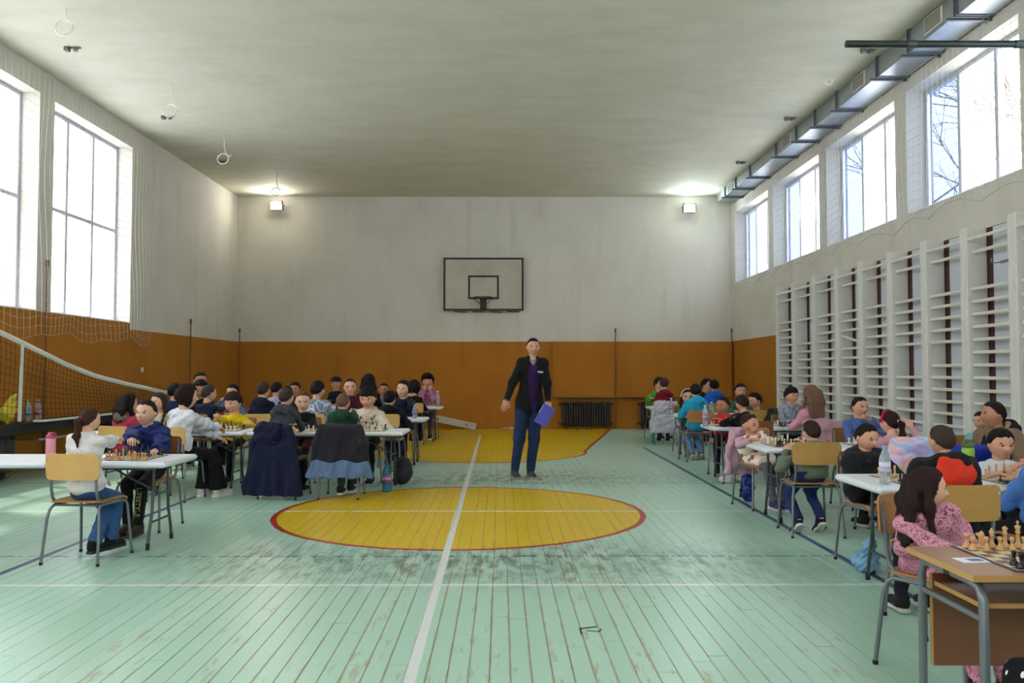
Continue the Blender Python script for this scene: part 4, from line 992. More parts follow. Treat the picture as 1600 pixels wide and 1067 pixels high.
    for i, (s, el, wr) in enumerate(arms):
        sg = (-1, 1)[i]; d = (wr-el).normalized(); upd = z if abs(d.z) < .75 else -lf*(1 if d.z > 0 else -1)
        if hands[i] in ('chin', 'cheek'): d = (d+z*.6).normalized(); upd = lf
        zz = (upd-d*upd.dot(d)).normalized(); xx = d.cross(zz); Mh = np.array([list(xx), list(d), list(zz)])
        v, qd = HANDS[(hp[i], hl)]; v = v.copy(); qd = qd
        if sg < 0: v = v*A((-1, 1, 1)); qd = qd[:, ::-1]
        parts.append(((v*kb*1.02) @ Mh+A(wr), qd, 0))
    bodyo = addm(parts, 'body', e, [ms, M_EYE, M_IRIS, lipc, mh, M_GL], base)
    # ---- hair
    hv, hq = haircap(hair[0], seed if hairseed is None else hairseed, hl); hv = (hv*hh) @ RhA.T+A(Hc)
    hparts = [(hv, hq, 0)]
    Ly = Matrix.Rotation(la, 3, 'Z')
    def W_(p): return A(Hc+Ly @ (Vector(p)*hh))
    def Wh(p): return A(Hc+Rh @ (Vector(p)*hh))
    if long:
        kind, ln_ = long[0], long[1]; pr = []
        if kind == 'down':
            for k in range(-3, 4):
                x = k*.105; pr += [cap(Wh((x, -.28, .2)), W_((x*1.15, -.46, -.3)), .10*hh, .10*hh), cap(W_((x*1.15, -.46, -.3)), W_((x*1.1+.02*math.sin(k*3), -.52, -ln_*(1-.04*abs(k)))), .095*hh, .045*hh)]
        if kind == 'down' or kind == 'front':
            for s in (-1, 1):
                pr += [cap(Wh((s*.30, -.08, .25)), W_((s*.42, -.08, -.35)), .10*hh, .10*hh), cap(W_((s*.42, -.08, -.35)), W_((s*.46, -.02 if kind == 'down' else .18, -ln_*.85)), .10*hh, .05*hh)]
        if kind == 'pony':
            pr += [cap(Wh((0, -.38, .08)), W_((0, -.56, -.05)), .07*hh, .10*hh), cap(W_((0, -.56, -.05)), W_((.02, -.60, -ln_*.6)), .10*hh, .12*hh), cap(W_((.02, -.60, -ln_*.6)), W_((.03, -.56, -ln_)), .12*hh, .03*hh)]
        gro = lambda X, Y_, Z: .004*np.sin((X*math.cos(la)+Y_*math.sin(la))*260+6*np.sin(Z*9))+.003*np.sin(X*140+Y_*190+Z*14)
        v, qd = solid(pr, max(.007, res*.7), .03, gro if lod < 2 else None); hparts.append((v, qd, 0))
        if kind == 'pony':
            mb = MB(); c0 = Hc+Rh @ Vector((0, -.44, .06))*hh; mb.tube([c0+Ly @ Vector((.075*math.cos(t), 0, .075*math.sin(t)))*hh for t in np.linspace(0, 2*PI, 13)], .022*hh, 6, cap=False)
            ho = npmesh('hair_tie', np.array(mb.v)-A(base), np.array(mb.f), fab(long[2] if len(long) > 2 else '#c04060')); link('hair_tie', ho, e)
    addm(hparts, 'hair', e, [mh], base)
    # ---- top
    mt = fab(top); b = bulk; k = .045*kb
    pt = [ell(N-u*L*.28, (.150*kb+b, .100*kb+b, L*.33+b*.5), R), ell(P+u*L*.36, (.138*kb+b, .100*kb+b, L*.34), R), ell(P+u*.03, (.166*kb+b, .132*kb+b, .112*kb), R)]
    if stand is None: pt.append(ell(P+u*L*.16+f*.01, (.158*kb+b, .126*kb+b, .12*kb), R))
    ps = []
    for s, el, wr in arms:
        pt += [cap(N-u*.035*kb, s, .048*kb+b*.6, .052*kb+b)]
        if sleeves: (ps if sleevecol else pt).extend([cap(s, el, .053*kb+b, .045*kb+b), cap(el, wr+(wr-el).normalized()*.012, .044*kb+b, .033*kb+b*.6, 1)])
        else: pt += [cap(s, s.lerp(el, .62), .054*kb+b, .056*kb+b, 1)]
    nd = (Hc-N).normalized(); pt.append(cap(N-u*.045*kb, N+nd*.016*kb, .235*hh+.012+b*.3, .215*hh+.008+b*.3, 1)); pt.append(ell(N-nd*.02, (.30*hh, .30*hh, .22*hh)))
    if dress:
        for h_, kn, an in lg: pt.append(cap(h_, h_.lerp(kn, dress), .085*kb, .085*kb, 1))
        pt.append(ell((lg[0][0]+lg[1][0]+lg[0][1]+lg[1][1])/4, (.14*kb, .15*kb, .085*kb), [list(r), list(f), [0, 0, 1]]))
    if hood:
        hb = N-f*.085*kb+u*.0; pt += [ell(hb, (.105*kb, .055*kb, .075*kb), R)]
        for s in (-1, 1): pt.append(cap(hb+r*s*.07*kb+u*.01, N+r*s*.06*kb+f*.055*kb-u*.02*kb, .036*kb, .026*kb))
    disp = quilt(.024, .068) if q else folds(fold, seed)
    cuts = []
    if openjacket:
        org = A(N+f*.0); fa = A(f2); ra = A(r); ua = A(u); w0, w1 = openjacket
        def cut(X, Y_, Z, org=org, fa=fa, ra=ra, ua=ua):
            dx = (X-org[0])*ra[0]+(Y_-org[1])*ra[1]+(Z-org[2])*ra[2]; df = (X-org[0])*fa[0]+(Y_-org[1])*fa[1]+(Z-org[2])*fa[2]; du = (X-org[0])*ua[0]+(Y_-org[1])*ua[1]+(Z-org[2])*ua[2]
            tt = np.clip(-du/L, 0, 1.3); wd = w0+(w1-w0)*np.abs(tt-.45)*1.6
            return np.minimum(wd-np.abs(dx), df-.03)
        cuts = [cut]
    if stand is not None:      # straight jacket skirt
        pt = [p for p in pt if True]+[cap(P+u*.1+r*s*.055*kb, P-u*.10+r*s*.065*kb, .115*kb, .118*kb, 1) for s in (-1, 1)]
    V, Q = solid(pt, res, k, disp, cuts); topo = addm([(V, Q, 0)], topname, e, [mt], base)
    if hood and not (isinstance(hood, bool)):
        v, qd = solid([ell(N-f*(.092*kb+bulk*.6+.05*(hoodsize-1))+u*(.005-.22*(hoodsize-1)), (.108*kb*hoodsize, (.055*kb+bulk*.5)/hoodsize**2, .078*kb*hoodsize), R)]+[cap(N-f*.09*kb+r*s*.08*kb+u*.01, N+r*s*.064*kb+f*.06*kb-u*.02*kb, .036*kb, .024*kb) for s in (-1, 1)], res*.9, .03, folds(.006+.006*(hoodsize-1)*3, seed+1)); addm([(v, qd, 0)], 'hood', e, [fab(hood)], base)
    if ps:
        v, qd = solid([ell(a_[0]-u*.02, (.075*kb, .075*kb, .08*kb)) for a_ in arms]+ps, res, .03, folds(.006, seed+3)); addm([(v, qd, 0)], 'cardigan_sleeves', e, [fab(sleevecol)], base)
    if collar:
        v, qd = solid([cap(N-u*.01+r*s*.045*kb-f*.03, N+u*.012+r*s*.045*kb+f*.04, .022, .016) for s in (-1, 1)], res*.6, .01); addm([(v, qd, 0)], 'collar', e, [fab(collar)], base)
    # ---- trousers
    pp = [ell(P-u*.01, (.142*kb, .108*kb, .092*kb), R)]
    for h_, kn, an in lg: d = (an-kn).normalized(); pp += [cap(h_+(kn-h_)*.10-z*.014*(stand is None), kn, (.072 if stand is None else .080)*kb*legr, .060*kb*legr), cap(kn, an, .058*kb*legr, .043*kb*legr+flare, 1)]
    V, Q = solid(pp, res*1.1, .03*kb, folds(.005, seed+5, 26)); tro = addm([(V, Q, 0)], 'trousers', e, [fab(pants)], base)
    # ---- shoes
    fa2 = a+math.radians(feetyaw); shm = npmesh('shoe', SHV[0], SHV[1], fab(shoes) if not isinstance(shoes, tuple) else fab(shoes[0])); som = SHS.mesh('sole', simple(sole, .6, name='sole_rubber')); lam = SHL.mesh('laces', simple(shoes[1] if isinstance(shoes, tuple) else '#c8c8c4', .8, name='laces'))
    for i, (h_, kn, an) in enumerate(lg):
        so = link('shoe', shm, e, Vector((an.x, an.y, an.z-.085*kb*1.0))-base+Vector((0, 0, 0))); so.scale = (kb, kb, kb); so.rotation_euler = (0, 0, fa2)
        if stand is None and an.z > .11: so.rotation_euler = (-.6, 0, fa2)
        link('sole', som, so); link('laces', lam, so)
    PEOPLE[key] = dict(e=e, base=base, N=N, P=P, f=f, r=r, u=u, Hc=Hc, kb=kb, hh=hh, top=topo, tro=tro, legs=lg, arms=arms, L=L, lf=lf, Rh=Rh, R=R)
    if stand is None and mkchair:
        ya = body if chair_yaw is None else chair_yaw; yr = math.radians(ya); cf = Vector((-math.sin(yr), math.cos(yr), 0)); cp = Vector((P.x, P.y, 0))+cf*.06
        PEOPLE[key]['chair'] = chair(cp.x, cp.y, ya, 'school chair under the '+key, chairk)
    return PEOPLE[key]
NAVY = '#1f2740'; BLK = '#17171a'; JEAN = '#34537e'
# --- left rows
person('ponytail girl in white', 'person in white jumper and jeans with brown ponytail, back turned at nearest left table', (140, 656), 6.17, 38, -28, -12, .03, hair=('pony', '#3a241a'), skin=SKL, top='#dcdad8', pants='#3a5f92', shoes='#1d1b1b', sole='#24211d', kb=.80, lod=0,
       hands=('lap', ('px', (196, 683), 6.75)), long=('pony', 1.15, '#c8375a'), flare=.02, legs=((.10, .0, .10), (.26, .02, .10)), chairk='light', chair_yaw=-6, topname='jumper', fold=.008)
person('boy in the blue puffer jacket', 'person in blue puffer jacket and black trousers facing camera at nearest left table', (229, 645), 7.38, 42, 172, 178, .05, hair=('crop', '#241a14'), skin=SKL, top='#16296a', pants='#141416', shoes='#4a3d2c', sole='#2b2620', kb=.88, bulk=.022, q=True, hood='#152660', lod=0,
       hands=(('px', (243, 704), 7.0), ('px', (204, 690), 6.86)), hp=('relax', 'hold'), down=.6, chairk='dark', legs=((.42, .09, .09), (.38, .02, .09)), topname='puffer_jacket', P=(-3.16, 7.46, .5))
person('girl in the red coat', 'person in red coat with fur collar and dark hair, back turned in second left row', (200, 631), 9.28, 33, -35, -20, .05, hair=('long', '#1b1412'), skin=SKL, top='#b23a56', pants='#25252c', kb=.80, bulk=.015, long=('down', .9), chairk='light', topname='coat', hood='#7a6656')
person('brown haired girl in cream', 'person with long brown hair in cream top, looking down at left in second row', (249, 629), 10.62, 31, 150, 175, .05, hair=('long', '#3a271e'), skin=SKL, top='#cfc6b2', pants='#25252c', kb=.80, long=('front', 1.25), down=.9)
person('white shirt player', 'person in white long shirt and wide black trousers with dark bob, seen from behind', (291, 620), 9.12, 38, -52, -38, .12, hair=('bob', '#241410'), skin=SKL, top='#d9d9e2', pants='#151518', shoes=('#d8d4d0', '#a82c2c'), sole='#dedad6', kb=1.0, bulk=.012, lod=0,
       hands=(('px', (344, 684), 9.5), ('px', (350, 672), 9.6)), flare=.05, legs=((.36, .02, .085), (.44, .14, .085)), chairk='light', chair_yaw=-8, topname='shirt', fold=.012)
person('yellow sweater boy', 'person in yellow zip sweater holding a piece over the board in second left row', (365, 629), 10.62, 34, 160, 172, .08, nod=8, hair=('fringe', '#2b1e18'), skin=SKL, top='#dcb914', pants='#1a1a1e', kb=.86, hands=(('px', (390, 664), 10.35), ('px', (339, 650), 10.25)), hp=('relax', 'hold'), down=.9, collar='#c9a60e', lod=0)
person('navy back player by the white shirt', 'person in navy jacket with dark hair partly hidden behind white shirt player', (273, 612), 12.0, 27, -15, 0, .06, hair=('short', '#15120f'), top='#1d3060', lod=1)
person('man with dark beard', 'person, bearded man in black leaning over the third left row table', (313, 607), 13.3, 30, 205, 195, .12, nod=22, hair=('short', '#17120f'), skin=SKT, top='#1c1c20', kb=1.0, lod=1, down=.9)
person('man at the far left wall', 'person, man with short dark hair behind the bearded man', (313, 595), 14.3, 28, 215, 200, .06, nod=6, hair=('crop', '#15110f'), skin=SKT, top='#25242a', kb=1.0, lod=1)
person('navy sweater boy with grey hair', 'person in plain navy sweater with short greyish hair, back turned behind yellow sweater boy', (326, 615), 11.95, 28, -40, -20, .1, hair=('crop', '#3a322c'), skin=SKL, top='#1f2945', kb=.92, hands=('table', ('px', (352, 638), 12.4)))
person('boy behind yellow sweater', 'person in grey blue jacket raising a fist behind yellow sweater boy', (364, 613), 13.25, 26, 170, 180, .06, hair=('short', '#1b1512'), top='#5d6f8f', kb=.84, hands=('table', ('px', (345, 626), 13.0)), hp=('relax', 'fist'))
person('navy hoodie boy', 'person in dark navy hoodie with short brown hair, back turned in third left row', (411, 610), 11.92, 28, -12, 0, .05, hair=('crop', '#3b2a1f'), skin=SKL, top='#1c2238', kb=.92, hood='#1a1f33', chairk='light')
person('lilac shirt boy', 'person in lilac shirt with dark hair, back turned near the far left wall', (432, 608), 14.25, 22, -20, 0, .05, hair=('short', '#15110f'), skin=SKM, top='#a79bbb', kb=.8, lod=2)
person('glasses boy in the far row', 'person with dark hair and glasses facing camera beside the lilac shirt boy', (461, 608), 15.55, 22, 178, 180, .05, hair=('short', '#14110f'), skin=SKT, top='#5a2c22', kb=.8, lod=2, glasses=True)
person('dark haired boy behind hoodie', 'person with dark hair mostly hidden behind the charcoal hoodie boy', (449, 614), 13.25, 22, 180, 180, .05, hair=('short', '#14110f'), top='#26262c', kb=.8, lod=2)
person('charcoal hoodie boy', 'person in charcoal printed hoodie, back turned, navy coat hangs on his chair', (447, 621), 9.28, 30, -18, -8, .05, hair=('crop', '#3a2e28'), skin=SKL, top='hoodieprint', kb=.86, hood='#46474d', chairk='light', lod=0, hands=('lap', ('px', (470, 672), 9.6)))
person('ponytail girl in black', 'person in black sweatshirt with light brown ponytail facing camera in second left row', (473, 627), 10.6, 32, 196, 182, .06, nod=8, hair=('pony', '#5b4031'), skin=SKL, top=BLK, pants='#5c2229', kb=.82, long=('pony', .7, '#8a5a70'), down=.7, lod=0)
person('grey patterned hoodie boy', 'person in grey and white line patterned hoodie, back turned in third left row', (496, 609), 11.9, 29, -22, -10, .06, hair=('short', '#1a1411'), skin=SKL, top='greylines', kb=.95, bulk=.012, chairk='light')
person('child in the black cap', 'person, small child in black cap and navy top facing camera at the far wall', (525, 599), 17.4, 21, 182, 180, .05, hair=('short', '#15131a'), top='#1b2138', kb=.8, lod=2, collar='#c8c8d0')
person('glasses girl in maroon', 'person with glasses and tied dark hair in black and maroon top', (547, 605), 13.25, 27, 192, 180, .05, hair=('pony', '#2b1d18'), skin=SKL, top='#571c2a', kb=.92, glasses=True, collar='#1c1a20', long=('pony', .6))
person('green hoodie boy', 'person in green hoodie with shaved hair, back turned, jacket hangs on his chair', (536, 629), 9.25, 30, -10, 0, .05, hair=('buzz', '#6a4f3c'), skin=SKL, top='#244a34', pants='#2c4a3c', kb=.86, hood='#285239', lod=0, hands=('lap', ('px', (553, 640), 9.75)), hp=('relax', 'flat'), chairk='mid', legs=((.05, .02, .1), (.22, .06, .1)))
person('cream hoodie boy', 'person in cream lettered hoodie with black fringe looking down at his board', (575, 621), 10.6, 36, 172, 180, .08, nod=16, hair=('fringe', '#14100f'), skin=SKM, top='#cdbfa6', pants='#17171a', kb=1.0, bulk=.015, hood='#c9bba2', down=1, lod=0, hands=(('px', (587, 668), 10.3), ('px', (562, 668), 10.3)))
person('long black hair player', 'person in black with long wavy black hair, back turned behind cream hoodie boy', (576, 597), 14.25, 26, 0, 0, .05, hair=('long', '#120f10'), skin=SKL, top='#151517', kb=1.0, long=('down', 1.3), lod=1)
person('glasses boy beside long black hair', 'person with dark hair and glasses facing camera right of long black hair', (600, 609), 15.55, 21, 180, 180, .05, hair=('crop', '#15110f'), skin=SKT, top='#6f7078', kb=.8, glasses=True, lod=2)
person('black hooded player', 'person in black and navy puffy coat, back turned left of hand on cheek girl', (609, 623), 11.92, 26, -12, -5, .1, hair=('short', '#100e10'), top='#17181f', pants=NAVY, kb=.95, bulk=.02, hood='#14151a', chairk='light')
person('girl with hand on cheek', 'person with long dark hair in navy sweater resting cheek on hand', (630, 608), 13.2, 28, 168, 175, .07, tilt=-10, hair=('long', '#1a1211'), skin=SKL, top='#181d38', pants='#1a1a1e', kb=.98, long=('front', 1.4), hands=('cheek', 'table'), hp=('fist', 'relax'), lod=0)
person('dark haired player behind cheek girl', 'person in black with dark hair, back turned between cheek girl and curly player', (647, 606), 16.1, 24, -10, 0, .05, hair=('bob', '#1c1415'), top='#1b1a1e', kb=.9, lod=2, chairk='light')
person('curly haired player in pink', 'person in pink shirt with curly black hair, chin on hands, farthest left table', (668, 596), 17.5, 22, 184, 180, .08, hair=('curly', '#0f0d0e'), skin=SKM, top='#a86f86', pants='#5c5b58', kb=1.0, hands=('chin', 'chin'), hp=('fist', 'fist'), lod=1)
# --- right rows
person('green jacket boy', 'person in bright green jacket leaning left behind the red hoodie player', (1030, 600), 17.35, 22, 225, 195, .1, hair=('short', '#2c1c16'), skin=SKL, top='#4a9a2c', pants='#22304e', kb=.84, bulk=.02, lod=1, hands=(('px', (1037, 634), 16.9), ('px', (1016, 622), 17.0)))
person('red hoodie player at the back', 'person in dark red hoodie, back turned at farthest right table', (1038, 600), 16.1, 21, -10, -5, .03, hair=('crop', '#4a3226'), skin=SKL, top='#8c1a26', pants='#26375a', kb=.84, hood='#8a1a26', lod=1)
person('glasses girl with hair band', 'person in green and pink with glasses and flower hair band facing camera', (1074, 620), 14.4, 24, 175, 180, .06, hair=('long', '#2b1715'), skin=SKL, top='#4c7a2e', pants='#1c1c22', kb=.82, long=('front', 1.2), glasses=True, lod=1, shoes='#a07a6c')
person('cyan hoodie boy', 'person in bright cyan hoodie and pale jeans, back turned in the right rows', (1087, 611), 13.0, 23, -8, 6, .03, hair=('short', '#16110f'), skin=SKM, top='#259ac0', pants='#5f86bd', shoes='#6f7070', kb=.88, bulk=.012, hood='#2a9fc4', lod=1, chairk='mid', legs=((.05, .05, .12), (.1, .1, .12)))
person('adult in black by the back wall', 'person in black with dark hair in profile beside the blue hoodie player', (1104, 602), 17.4, 22, 230, 200, .06, hair=('short', '#1c1010'), skin=SKM, top='#141316', kb=.95, lod=2)
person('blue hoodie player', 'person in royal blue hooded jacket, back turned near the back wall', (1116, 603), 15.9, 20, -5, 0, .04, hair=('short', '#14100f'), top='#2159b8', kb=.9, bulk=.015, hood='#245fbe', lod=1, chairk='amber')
person('red hoodie boy', 'person in red hoodie looking left behind the third right table', (1130, 634), 11.42, 28, 128, 165, .06, hair=('crop', '#1b1411'), skin=SKT, top='#c02a2c', pants='#1a1b22', kb=.84, hood='#b82729', lod=0, hands=('edge', 'edge'))
person('black patterned hoodie boy', 'person in black hoodie with pale pattern leaning onto the third right table', (1160, 630), 10.25, 27, 20, 22, .16, nod=10, hair=('short', '#2b1815'), skin=SKM, top='blackprint', pants='#3a2a24', shoes='#c8c4c0', kb=.88, lod=1, chairk='dark', hands=(('px', (1127, 663), 10.6), ('px', (1142, 664), 10.6)))
person('green shirt boy', 'person in green shirt with dark hair facing camera near the ochre corner', (1157, 611), 14.4, 24, 178, 180, .05, hair=('short', '#1a1412'), skin=SKM, top='#2f6a46', kb=.84, lod=1)
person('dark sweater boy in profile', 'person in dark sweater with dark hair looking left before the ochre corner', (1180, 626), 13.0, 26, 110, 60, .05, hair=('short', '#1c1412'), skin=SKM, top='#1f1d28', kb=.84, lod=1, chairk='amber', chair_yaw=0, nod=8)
person('leaning girl in the floral dress', 'person in floral dress and pink cardigan lying on her arm at the table', (1172, 662), 8.42, 36, 176, 190, .06, nod=24, tilt=40, sleevecol='#c79cae', hair=('pony', '#33201b'), skin=SKM, top='floral', pants='#6b6b70', shoes=('#51406a', '#d84a8a'), sole='#b9b2cc', kb=.84, side=-.05, dress=.75, down=1, lod=0, topname='dress', hands=(('px', (1212, 690), 8.0), ('px', (1172, 688), 8.05)), P=(2.55, 8.58, .5), legs=((.46, .02, .11), (.42, .06, .11)))
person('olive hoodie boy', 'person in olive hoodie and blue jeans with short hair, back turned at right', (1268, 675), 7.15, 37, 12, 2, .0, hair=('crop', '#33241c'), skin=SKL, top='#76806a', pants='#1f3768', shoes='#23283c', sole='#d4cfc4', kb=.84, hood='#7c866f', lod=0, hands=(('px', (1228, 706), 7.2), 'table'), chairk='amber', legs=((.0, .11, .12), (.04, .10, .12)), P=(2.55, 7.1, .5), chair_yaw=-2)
person('grey shirt boy', 'person in grey checked shirt with dark hair, hand at mouth, by wall bars', (1236, 618), 11.4, 27, 205, 185, .05, hair=('fringe', '#14100f'), skin=SKM, top='greycheck', kb=.84, lod=1, hands=(('px', (1247, 634), 11.1), 'edge'), hp=('fist', 'relax'))
person('pink hoodie girl with long hair', 'person in pink hoodie with long light brown hair, back turned by wall bars', (1268, 618), 10.1, 33, 8, 12, .03, hair=('long', '#7a5a48'), skin=SKL, top='#d796a6', kb=.86, lod=1, chairk='dark', long=('down', 1.15))
person('blue shirt boy', 'person in blue shirt pointing at his chin, facing camera before wall bars', (1343, 636), 8.55, 33, 196, 185, .05, hair=('crop', '#1a1311'), skin=SKM, top='#4a639c', kb=.84, lod=0, hands=(('px', (1361, 656), 8.3), 'edge'), hp=('hold', 'relax'))
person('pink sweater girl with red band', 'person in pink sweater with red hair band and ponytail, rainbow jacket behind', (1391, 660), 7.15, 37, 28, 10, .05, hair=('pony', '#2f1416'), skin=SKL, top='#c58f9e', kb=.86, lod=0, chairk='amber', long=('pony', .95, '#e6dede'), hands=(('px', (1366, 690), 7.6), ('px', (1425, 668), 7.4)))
person('black vest boy', 'person in black puffer vest over navy hoodie looking down at nearest right table', (1353, 683), 5.98, 44, 205, 190, .02, nod=14, hair=('crop', '#161110'), skin=SKM, top='#1a1b20', pants='#23262e', shoes='#2b2b2e', kb=.86, bulk=.016, hood='#2c3c58', lod=0, down=.7, hands=('lap', 'lap'), topname='vest', P=(2.62, 6.02, .5), legs=((.46, .0, .1), (.35, .02, .1)))
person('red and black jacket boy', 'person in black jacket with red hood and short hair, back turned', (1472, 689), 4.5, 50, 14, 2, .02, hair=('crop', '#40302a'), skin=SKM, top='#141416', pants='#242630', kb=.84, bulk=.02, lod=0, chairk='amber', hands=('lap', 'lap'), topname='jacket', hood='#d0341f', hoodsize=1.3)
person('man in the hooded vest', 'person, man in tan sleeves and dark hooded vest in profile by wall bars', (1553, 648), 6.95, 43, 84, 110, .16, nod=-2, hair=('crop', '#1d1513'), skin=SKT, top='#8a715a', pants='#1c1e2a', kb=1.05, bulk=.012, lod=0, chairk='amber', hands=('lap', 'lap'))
person('small child behind the man', 'person, small child with dark hair and pale blue shirt beside a blue jacket', (1534, 658), 7.5, 30, 110, 170, .04, hair=('short', '#23150f'), skin=SKM, top='#7fb3c4', kb=.78, lod=1)
person('white T-shirt boy', 'person in white T-shirt with black hair facing camera at the right edge', (1563, 694), 5.98, 50, 178, 182, .05, nod=6, hair=('short', '#14100f'), skin=SKM, top='#cfcfd8', pants='#3c3e42', kb=.88, lod=0, sleeves=False, down=.7, topname='t_shirt', hands=('table', 'table'))
person('blue sleeve player', 'person in light blue top at the right picture edge, mostly outside', (1632, 700), 4.75, 48, 0, 12, .03, hair=('short', '#2a1c16'), skin=SKM, top='#4f7cc4', kb=.88, lod=1, hands=(('px', (1592, 752), 4.95), 'table'))
person('girl in the pink leopard top', 'person in pink leopard print pyjama suit with long dark hair, looking right', (1447, 764), 3.72, 68, -97, 190, .0, hair=('long', '#2a1a18'), skin=SKL, top='leopard', pants='leopard', shoes='#1b1b1e', sole='#121214', kb=.78, lod=0, down=.35, chairk='mid', P=(1.98, 3.90, .5), hands=('lap', ('px', (1500, 868), 3.33)), long=('down', 1.35), legs=((.42, .0, .085), (.42, .13, .085)), chair_yaw=207, glance=.0, fold=.008, collar='leopard')
person('polka dot trousers player', 'person in black trousers with white dots at the lower right corner', (1800, 640), 2.3, 110, 0, 12, .0, hair=('long', '#2e1c1a'), skin=SKL, top='#20202a', pants='dots', kb=.98, lod=1, chairk='mid', P=(1.73, 2.14, .5), legs=((.38, .20, .09), (.3, .1, .09)), long=('down', 1.0), legr=1.1, hands=('lap', 'lap'))
# --- standing man
MANK = dict(legr=1.22)
person('standing man', 'person, man standing in black blazer, purple sweater and jeans holding a blue folder', (833, 542.5), 10.95, 29, 188, 183, hair=('crop', '#1a1412'), skin=SKM, top='#131315', pants='#24365c', shoes=('#4c4c4a', '#c8603a'), sole='#8f7f70', stand=.93, P=(.27, 10.98, .93), kb=1.04, bulk=.009, lod=0,
       legs=[Vector((.285+.0, 10.93, .09)), Vector((.08, 10.90, .09))], hands=(('px', (857, 632), 10.8), ('px', (789, 631), 10.85)), hp=('hold', 'relax'), openjacket=(.075, .03), topname='blazer', down=.2, feetyaw=6, fold=.002, legr=1.22)

# ================================================================== THINGS AROUND THE PEOPLE
def hung_coat(key, label, cat, w=.24, hem=.10, col=NAVY, lowcol=None, lowz=0, hood=None, fur=None, flare=.06, sl=.34, disp=None, offx=0, bulk=0, res=.011, loc=None, yaw=None, group=None, pat=None, topz=.80, zsh=0):
    if key: ch = PEOPLE[key]['chair']; loc = ch.location.copy(); yaw = ch.rotation_euler.z
    e = tag(empty('hung_jacket', loc, yaw), label, cat, 'jackets hung on chair backs'); mt = fab(col); r = random.Random(len(label)*13+7); disp = disp or folds(.014, len(label), 20)
    pr = [cap((offx-w*.72, -.245, topz-.03), (offx+w*.72, -.245, topz-.03), .038+bulk, .038+bulk), cap((offx-w*.6, -.19, topz-.02), (offx+w*.6, -.19, topz-.02), .03, .03)]
    n = 9
    for i in range(n):
        t = i/(n-1)*2-1; pr.append(cap((offx+t*w*.8, -.262, topz-.06), (offx+t*(w+flare), -.295-.018*(i % 2)-bulk*.4, hem+.02*r.random()), .040+bulk, .042+.010*(i % 2)+bulk, 0))
    V, Q = solid(pr, res, .035, disp, [lambda X, Y, Z: (hem-Z)+0*X+0*Y+.006*np.sin(X*40)]+([lambda X, Y, Z: (lowz+.015*np.sin(X*22)-Z)+0*Y] if lowcol else []))
    b = link('coat_body', npmesh('coat_body', V, Q, mt), e)
    if lowcol:
        V, Q = solid(pr, res, .035, disp, [lambda X, Y, Z: (hem-Z)+0*X+0*Y+.01*np.sin(X*30), lambda X, Y, Z: Z-(lowz+.015*np.sin(X*22))+0*Y]); link('lower_band', npmesh('lower_band', V, Q, fab(lowcol)), e)
    for s in (-1, 1):
        V, Q = solid([cap((offx+s*w*.85, -.25, topz-.04), (offx+s*(w+.03), -.285, topz-.2), .05+bulk, .047+bulk), cap((offx+s*(w+.03), -.285, topz-.2), (offx+s*(w+.03+flare*.5), -.27, topz-.06-sl-.1), .047+bulk, .038+bulk, 1)], res, .03, disp); link('sleeve', npmesh('sleeve', V, Q, mt), e)
    if hood:
        V, Q = solid([ell((offx-.05, -.315, topz-.09), (.155, .045, .12)), cap((offx-.13, -.28, topz-.01), (offx+.06, -.28, topz-.01), .04, .04), cap((offx-.15, -.31, topz-.15), (offx+.03, -.32, topz-.19), .03, .03)], res, .03, folds(.012, 5, 30)); link('hood', npmesh('hood', V, Q, fab(hood)), e)
    if fur:
        fm = cloth(fur, .95); pr = [cap((offx-.15+.02*math.sin(k), -.31+.01*k, topz-.03-.045*k), (offx-.17+.02*math.sin(k+1), -.30+.01*k, topz-.03-.045*(k+1)), .026, .026) for k in range(4)]
        fd = lambda X, Y, Z: .006*np.sin(X*190)*np.sin(Y*170+1)*np.sin(Z*180)
        V, Q = solid(pr, .007, .01, fd); link('fur_trim', npmesh('fur_trim', V, Q, fm), e)
    return e
hung_coat('charcoal hoodie boy', 'long navy winter coat with fur trimmed hood hung on the chair of charcoal hoodie boy', 'coat', .19, .05, '#1b2242', None, 0, '#1a2040', '#6b5c44', .11, .42, offx=-.03)
hung_coat('green hoodie boy', 'dark grey and pale blue jacket hung on the chair of the green hoodie boy', 'jacket', .22, .24, '#2e2c37', '#5b7396', .42, None, None, .10, .36, offx=.02)
hung_coat('pink sweater girl with red band', 'pastel rainbow puffer jacket draped on the chair behind the red band girl', 'jacket', .18, .38, 'rainbow', bulk=.022, disp=quilt(.010, .07), flare=.02, sl=.2, offx=.05)
hung_coat('leaning girl in the floral dress', 'pink cardigan slipping off the left side of the leaning girl chair', 'cardigan', .10, .30, '#c19aab', flare=.04, sl=.3, offx=.08, topz=.78)
hung_coat('red hoodie player at the back', 'pale grey hooded jacket hung on the chair of farthest red hoodie player', 'jacket', .20, .22, '#b6b4be', hood='#c0bec8', flare=.08, res=.016)
hung_coat('pink hoodie girl with long hair', 'dusty pink jacket hung on the chair of the long haired pink girl', 'jacket', .20, .40, '#b98c98', flare=.06, res=.014, offx=.04)
hung_coat('white T-shirt boy', 'bright blue puffer jacket draped over the chair near the green bottle', 'jacket', .16, .45, '#1d2f9a', bulk=.02, disp=quilt(.008, .06), flare=.02, sl=.15, offx=.10)
hung_coat('dark sweater boy in profile', 'dark olive jacket hung on the chair beside the ochre corner', 'jacket', .12, .5, '#2f3626', flare=.04, sl=.15, offx=.22, res=.016)

def on_body(key, name, prims, mat, res=.011, k=.03, disp=None, cuts=()):
    d = PEOPLE[key]; V, Q = solid(prims, res, k, disp, cuts); return link(name, npmesh(name, V-A(d['base']), Q, fab(mat)), d['e'])
